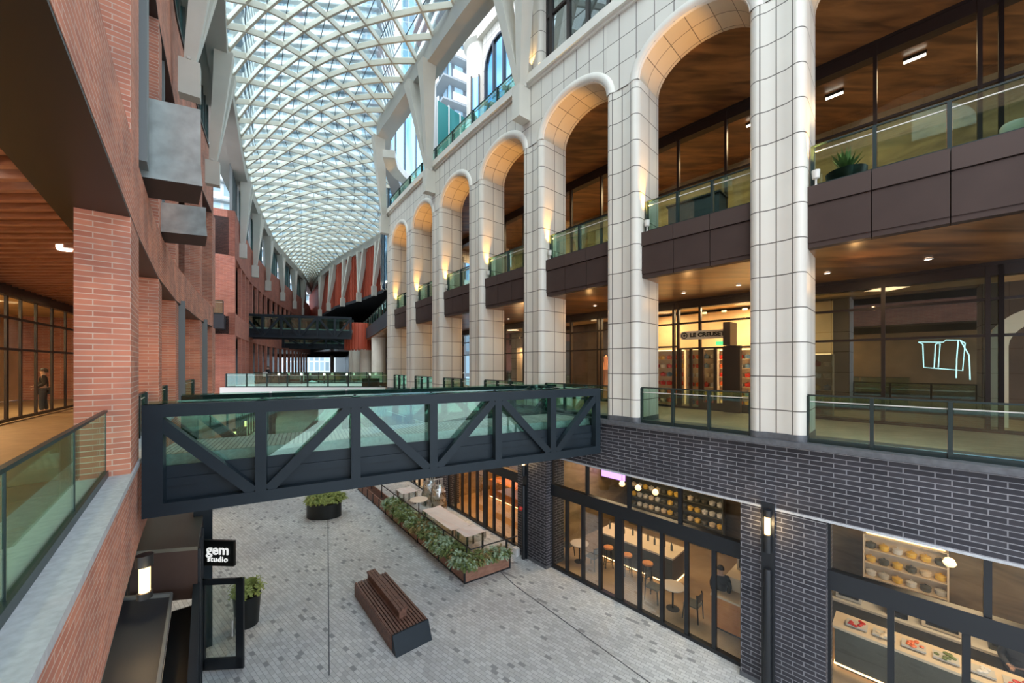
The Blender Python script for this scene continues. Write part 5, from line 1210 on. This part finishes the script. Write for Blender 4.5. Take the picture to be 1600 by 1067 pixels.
# wrapped chairs
def wrapped(lab, c, rz, s):
    th = thing('wrapped_chair', lab, 'chair', (*c, .34), 'wrapped chairs'); u = Vector((math.cos(rz), math.sin(rz))); v = Vector((-u.y, u.x))
    for k in range(3):
        z = .34+.32*k
        m = MB(); m.obox(c+u*.04*k, u, .25, .25, z+.28, z+.33); m.build('seat', 'clothwhite', th)
        m = MB()
        for a in range(5): m.obox(c+u*.04*k+v*.24+u*(-.22+.11*a), u, .015, .015, z+.33, z+.85)
        m.beam((*(c+v*.24-u*.25+u*.04*k), z+.85), (*(c+v*.24+u*.25+u*.04*k), z+.85), .03, .05); m.build('backrest', 'sign_grey', th)
    for sx in (-1, 1):
        for sy in (-1, 1): m = MB(); m.beam((*(c+u*.22*sx+v*.22*sy), .62), (*(c+u*.25*sx+v*.26*sy), .34), .03, .03); m.build('leg', 'black', th)
    m = MB(); rows = []
    for z, r in ((.36, .46), (.6, .42), (.95, .40), (1.25, .36), (1.5, .30), (1.62, .16)):
        rows.append([(c.x+(r+.045*math.sin(7*a+z*9)+.02*math.sin(13*a))*math.cos(a), c.y+(r+.045*math.sin(7*a+z*9)+.02*math.cos(11*a))*math.sin(a), z+.03*math.sin(5*a)) for a in [q*math.pi/14 for q in range(28)]])
    m.ngrid(rows, closed=True); m.build('plastic_cover', 'plastic', th)
wc_ = pc[2][1]+tdir(5)*.3-nin(5)*.75
wrapped('Stack of pale chairs wrapped in clear plastic against the far terrace pier, left stack', wc_-tdir(5)*.45, .3, 1)
wrapped('Stack of pale chairs wrapped in clear plastic against the terrace windows, right stack', wc_+tdir(5)*.55, .5, 1)
# ------------------------------------------------------------------ bench
bc = Vector((-3.1, 10.05)); bu = Vector((-2.26, 2.75)).normalized(); bv = Vector((bu.y, -bu.x)); BL = 3.5; BW = 1.1
bn = thing('street_bench', 'Double sided dark timber slat bench with raised back beam, alone on the paving', 'bench', (*bc, 0))
def BP(a, b): return bc+bu*a+bv*b
m = MB(); q = [BP(.31, .08), BP(BL-.1, .08), BP(BL-.1, BW-.08), BP(.31, BW-.08)]; m.hexa([(*p, 0) for p in q], [(*p, .36) for p in q]); m.build('base', 'black', bn)
m = MB(); q = [BP(0, .02), BP(.3, .02), BP(.3, BW-.02), BP(0, BW-.02)]; q2 = [BP(.24, .02), BP(.3, .02), BP(.3, BW-.02), BP(.24, BW-.02)]; m.hexa([(*p, .0) for p in q], [(*p, .455) for p in q2]); m.build('end_plate', 'steel', bn)
m = MB(); 
for k in range(6): m.beam((*BP(.3, .015), .06+k*.068), (*BP(BL, .015), .06+k*.068), .03, .058)
m.build('side_cladding', 'benchwood', bn)
for k in range(12):
    b = .05+k*(BW-.1)/11
    m = MB(); m.beam((*BP(.28, b), .43), (*BP(BL, b), .43), .06, .05); m.build('seat_slat', 'benchwood', bn)
for k in range(3): m = MB(); m.beam((*BP(.8, BW/2-.1+k*.1), .68), (*BP(BL, BW/2-.1+k*.1), .68), .085, .06); m.build('back_slat', 'benchwood', bn)
m = MB(); m.beam((*BP(.8, BW/2), .53), (*BP(BL, BW/2), .53), .22, .24); m.build('back_beam', 'benchwood', bn)
# ------------------------------------------------------------------ people
def person(lab, loc, rz, jacket, trousers, step=.25, h=1.7, bag=None, name='person'):
    th = thing(name, lab, 'person', loc); s = h/1.7
    J = {'pelvis': (0, 0, .92, .13), 'waist': (0, 0, 1.08, .125), 'chest': (0, .01, 1.28, .15), 'neck': (0, 0, 1.44, .055), 'head0': (0, .01, 1.53, .075), 'head1': (0, .02, 1.62, .085),
         'hipl': (-.09, 0, .86, .095), 'kneel': (-.1, step*.5, .48, .062), 'anklel': (-.1, step*.35, .09, .042), 'toel': (-.1, step*.35+.17, .04, .035),
         'hipr': (.09, 0, .86, .095), 'kneer': (.1, -step*.2, .48, .062), 'ankler': (.1, -step, .11, .042), 'toer': (.1, -step+.17, .04, .035),
         'shl': (-.18, 0, 1.38, .06), 'ell': (-.24, -.05, 1.12, .045), 'wrl': (-.2, .14, .98, .03), 'hal': (-.19, .2, .95, .035), 'shr': (.18, 0, 1.38, .06), 'elr': (.24, .02, 1.12, .045), 'wrr': (.2, .2, 1.02, .03), 'har': (.18, .26, 1.02, .035)}
    Eg = [('pelvis', 'waist'), ('waist', 'chest'), ('chest', 'neck'), ('neck', 'head0'), ('head0', 'head1'), ('pelvis', 'hipl'), ('hipl', 'kneel'), ('kneel', 'anklel'), ('anklel', 'toel'), ('pelvis', 'hipr'), ('hipr', 'kneer'), ('kneer', 'ankler'), ('ankler', 'toer'),
          ('chest', 'shl'), ('shl', 'ell'), ('ell', 'wrl'), ('wrl', 'hal'), ('chest', 'shr'), ('shr', 'elr'), ('elr', 'wrr'), ('wrr', 'har')]
    def skin(nm_, keys, grow, mat):
        ks = [k for k in J if k in keys]; me = bpy.data.meshes.new(nm_); me.from_pydata([tuple(c*s for c in J[k][:3]) for k in ks], [(ks.index(a), ks.index(b)) for a, b in Eg if a in ks and b in ks], [])
        ob = bpy.data.objects.new(nm_, me); C.objects.link(ob); ob.parent = th
        md = ob.modifiers.new('skin', 'SKIN'); md.use_smooth_shade = True; sv = me.skin_vertices[0].data
        for i, k in enumerate(ks): r = (J[k][3]+grow)*s; sv[i].radius = (r*(1.25 if k in ('chest', 'waist', 'pelvis') else 1), r); sv[i].use_root = (i == 0)
        ob.modifiers.new('sub', 'SUBSURF').levels = 2; ob.modifiers['sub'].render_levels = 2; me.materials.append(M[mat]); return ob
    bd = skin('body', list(J), 0, 'skin')
    skin('jacket', ['pelvis', 'waist', 'chest', 'shl', 'ell', 'wrl', 'shr', 'elr', 'wrr'], .022, jacket)
    skin('trousers', ['pelvis', 'hipl', 'kneel', 'anklel', 'hipr', 'kneer', 'ankler'], .018, trousers)
    m = MB(); rows = []
    for k in range(7):
        p = k*math.pi/2/6; rows.append([(.1*math.cos(p)*math.cos(a)*s, (-.015+.11*math.cos(p)*math.sin(a))*s, (1.60+.115*math.sin(p)-(.07 if math.sin(a) < 0 and k == 0 else 0))*s) for a in [q*math.pi/8 for q in range(16)]])
    m.ngrid(rows, closed=True); m.build('hair', 'hair', bd, offset=Vector((0, 0, 0)))
    m = MB(); m.lathe((0, .105*s, 1.575*s), [(.0, -.012), (.012, 0), (.0, .03)], 6); m.build('nose', 'skin', bd, offset=Vector((0, 0, 0)))
    for sx in (-1, 1): m = MB(); m.lathe((sx*.03*s, .092*s, 1.60*s), [(0, -.008), (.009, 0), (0, .008)], 8); m.build('eye', 'hair', bd, offset=Vector((0, 0, 0)))
    for sx, hk in ((-1, 'hal'), (1, 'har')):
        for f_ in range(5):
            m = MB(); x, y, z, _ = J[hk]; dx = (-.03+.015*f_)*1.0; l_ = [.055, .07, .075, .07, .055][f_]
            if f_ == 0: pts = [(x-sx*.03, y-.03, z), (x-sx*.05, y, z-.01), (x-sx*.045, y+.03, z-.02)]
            else: pts = [(x+dx, y+.02, z), (x+dx, y+.02+l_*.6, z-.015), (x+dx, y+.02+l_*.8, z-.045)]
            m.tube([tuple(c*s for c in p) for p in pts], [.009, .008, .006], 6); m.build('finger', 'skin', bd, offset=Vector((0, 0, 0)))
    th.rotation_euler.z = rz; return th
person('Walking person in black top with white bag held in front, on the mid distance platform', (-23.2, 35.9, Z2), math.pi*.9, 'jacketblack', 'clothblue', .22, 1.68)
bg_ = thing('shopping_bag', 'White bag held by the person walking on the mid distance platform', 'bag', (-23.25, 35.58, Z2+.72)); m = MB(); m.box(-23.45, 35.50, Z2+.72, -23.05, 35.60, Z2+1.12); m.build('bag_body', 'clothwhite', bg_); m = MB(); m.tube([(-23.32, 35.57, Z2+1.12), (-23.3, 35.57, Z2+1.2), (-23.18, 35.57, Z2+1.2), (-23.16, 35.57, Z2+1.12)], .01, 5); m.build('handle', 'clothwhite', bg_)
person('Person in dark coat standing on the upper distant truss bridge', (-26.0, 41.0, E+4.06), 1.2, 'jacketblack', 'jacketblack', .1, 1.75)
person('Person in dark coat inside the lit doorway of the left walkway shop', (-18.0, 14.5, Z2L-.04), 2.4, 'jacketblack', 'clothblue', .08, 1.72)
person('Person in dark clothes just inside the middle of the wide folding windows', (*inpt(1, -1.2, 1.7), .03), 2.6, 'jacketblack', 'jacketblack', .05, 1.72)
person('Person in dark clothes behind the long pale deli counter', (*inpt(1, 4.4, 3.5), .03), 2.6, 'jacketblack', 'jacketblack', .05, 1.7)
# ------------------------------------------------------------------ towers beyond
def tower(lab, c, rz, hx, hy, h, mat, balc=None, zb=0, name='tower_block', panel='towerwhite'):
    u = Vector((math.cos(rz), math.sin(rz))); v = Vector((-u.y, u.x)); c = V2(c); th = thing(name, lab, 'tower', (*c, zb))
    m = MB(); m.uo = Vector((*c, zb)); m.obox(c, u, hx, hy, zb, zb+h); m.build('facade', mat, th)
    if balc:
        n_ = int(h/3.2)
        for k in range(1, n_):
            z = zb+k*3.2
            if z < E+6: continue
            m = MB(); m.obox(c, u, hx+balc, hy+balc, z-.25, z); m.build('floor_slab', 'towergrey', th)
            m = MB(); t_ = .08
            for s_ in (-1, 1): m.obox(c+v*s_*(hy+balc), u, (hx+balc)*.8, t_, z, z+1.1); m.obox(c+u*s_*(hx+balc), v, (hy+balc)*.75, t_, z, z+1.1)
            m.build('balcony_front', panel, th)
    return th
tower('Broad white banded tower far beyond the street end, seen through the glass roof', (-66, 122), .1, 24, 10, 150, 'towerA', 1.2)
tower('Pale glass tower behind the right hand buildings, seen through the glass roof', (-17, 96), .2, 10, 8, 120, 'towerB', None)
tower('Grey apartment tower with white balconies seen above the stone cornice', (-7.0, 62), .55, 6, 6, 70, 'towerC', 1.4)
tower('White balconied tower behind the left brick building, beyond the roof edge', (-62, 66), .5, 12, 9, 100, 'towerA', 1.2)
st = thing('stone_tower', 'White stone tower with round turret and tall arched blue window behind the terrace railing', 'tower', (.8, 21.6, ZCO+.5))
tu = Vector((.63, -.776)); nn_ = Vector((.776, .63)); sc0 = Vector((-1.74, 22.9)); TT = E+19.9
m = MB(); q = [sc0, sc0+tu*7, sc0+tu*7+nn_*5, sc0+nn_*5]; m.prism([tuple(p) for p in q], ZCO+.5, TT); m.build('shaft', 'stonewall', st)
m = MB(); q = [sc0-nn_*.25-tu*.3, sc0+tu*7.2-nn_*.25, sc0+tu*7.2+nn_*5, sc0+nn_*5-tu*.3]; m.prism([tuple(p) for p in q], TT, TT+.7); m.build('cornice', 'stoneplain', st)
tc2 = Vector((-1.95, 24.1)); m = MB(); m.lathe((*tc2, ZCO+.5), [(0, 0), (.95, 0), (.95, TT-ZCO-.5), (1.15, TT-ZCO-.3), (1.15, TT-ZCO+.2), (0, TT-ZCO+.2)], 28); m.build('turret', 'stoneplain', st)
m = MB(); ang = [math.radians(a) for a in range(236, 272, 6)]; m.ngrid([[(tc2.x+.97*math.cos(a), tc2.y+.97*math.sin(a), z) for a in ang] for z in (ZCO+1.2, TT-2.2)]); m.build('turret_window', 'blueglass', st)
m = MB()
for a in (ang[0], ang[-1]): m.beam((tc2.x+.99*math.cos(a), tc2.y+.99*math.sin(a), ZCO+1), (tc2.x+.99*math.cos(a), tc2.y+.99*math.sin(a), TT-2.1), .08, .08, up=(1, 0, 0))
m.build('turret_frame', 'frame', st)
th = thing('glass_screen', 'Tall teal green glass screen rising behind the terrace railing, left of the white turret', 'screen', (-3.85, 25.1, UT))
m = MB(); m.beam((-4.8, 24.0, (UT+E+16.9)/2), (-2.9, 26.2, (UT+E+16.9)/2), .08, E+16.9-UT); m.build('glass_pane', 'teal', th)
m = MB()
for k in range(4): m.obox((-4.8+1.9*k/3, 24+2.2*k/3), (1.9, 2.2), .04, .08, UT, E+17)
m.obox((-5.0, 23.8), (1, 1), .15, .15, UT, E+18.5); m.build('screen_posts', 'towerwhite', th)
def arch_win(c, hw, z0, z1):
    d = tu; nn = -nn_; o = V2(c)
    m = MB(); P = [(-hw, z0), (hw, z0)]+[(hw*math.cos(a), z1+hw*math.sin(a)) for a in [k*math.pi/12 for k in range(13)]]
    m.face([(*(o+nn*.04+d*x), z) for x, z in P]); m.build('window_glass', 'blueglass', st)
    m = MB()
    for x in (-hw, -hw*.36, hw*.36, hw): m.beam((*(o+nn*.08+d*x), z0), (*(o+nn*.08+d*x), z1+(hw*.9 if abs(x) < hw else 0)), .13, .13, up=(nn.x, nn.y, 0))
    for z in (z0+.3, z0+2.2, z0+3.2): m.beam((*(o+nn*.08-d*hw), z), (*(o+nn*.08+d*hw), z), .12, .22)
    pp = [(*(o+nn*.08+d*(hw*math.cos(a))), z1+hw*math.sin(a)) for a in [k*math.pi/10 for k in range(11)]]
    for a, b in zip(pp[:-1], pp[1:]): m.beam(a, b, .13, .13, up=(nn.x, nn.y, 0))
    m.build('window_frame', 'frame', st)
arch_win(sc0+tu*1.65, 1.3, ZCO+1.0, E+17.6)
# curved glass building at the far end of the terrace
cg = thing('curved_glass_building', 'Curved blue reflective glass building behind the far end of the terrace', 'building', (-8, 40, ZCO))
m = MB(); rows = []
cc_ = Vector((-7.8, 41)); R_ = 6.0
angs = [math.pi*(1.0+k/16) for k in range(17)]
m.ngrid([[(cc_.x+R_*math.cos(a), cc_.y+R_*math.sin(a), z) for a in angs] for z in (ZCO-3, ZCO+12)]); m.build('glass_wall', 'blueglass', cg)
m = MB()
for a in angs: m.beam((cc_.x+(R_+.05)*math.cos(a), cc_.y+(R_+.05)*math.sin(a), ZCO-3), (cc_.x+(R_+.05)*math.cos(a), cc_.y+(R_+.05)*math.sin(a), ZCO+12), .1, .1, up=(0, 1, 0))
m.build('mullions', 'greymetal', cg)
m = MB(); m.strip([(-8.5, 24.8), (-8.75, 26.2), (-8.6, 27.6), (-8.1, 28.9), (-7.2, 30.0), (-6, 30.8)], E+13.7, E+14.2, 0, .8); m.build('ring_canopy', 'stoneplain', cg)

light('AREA', (-14.5, 38, E+8.6), 90, (1, .8, .6), 2)  # two fill lights without fixtures, added to brighten the dark far right balcony
light('AREA', (-20, 52, E+8.6), 90, (1, .8, .6), 2)
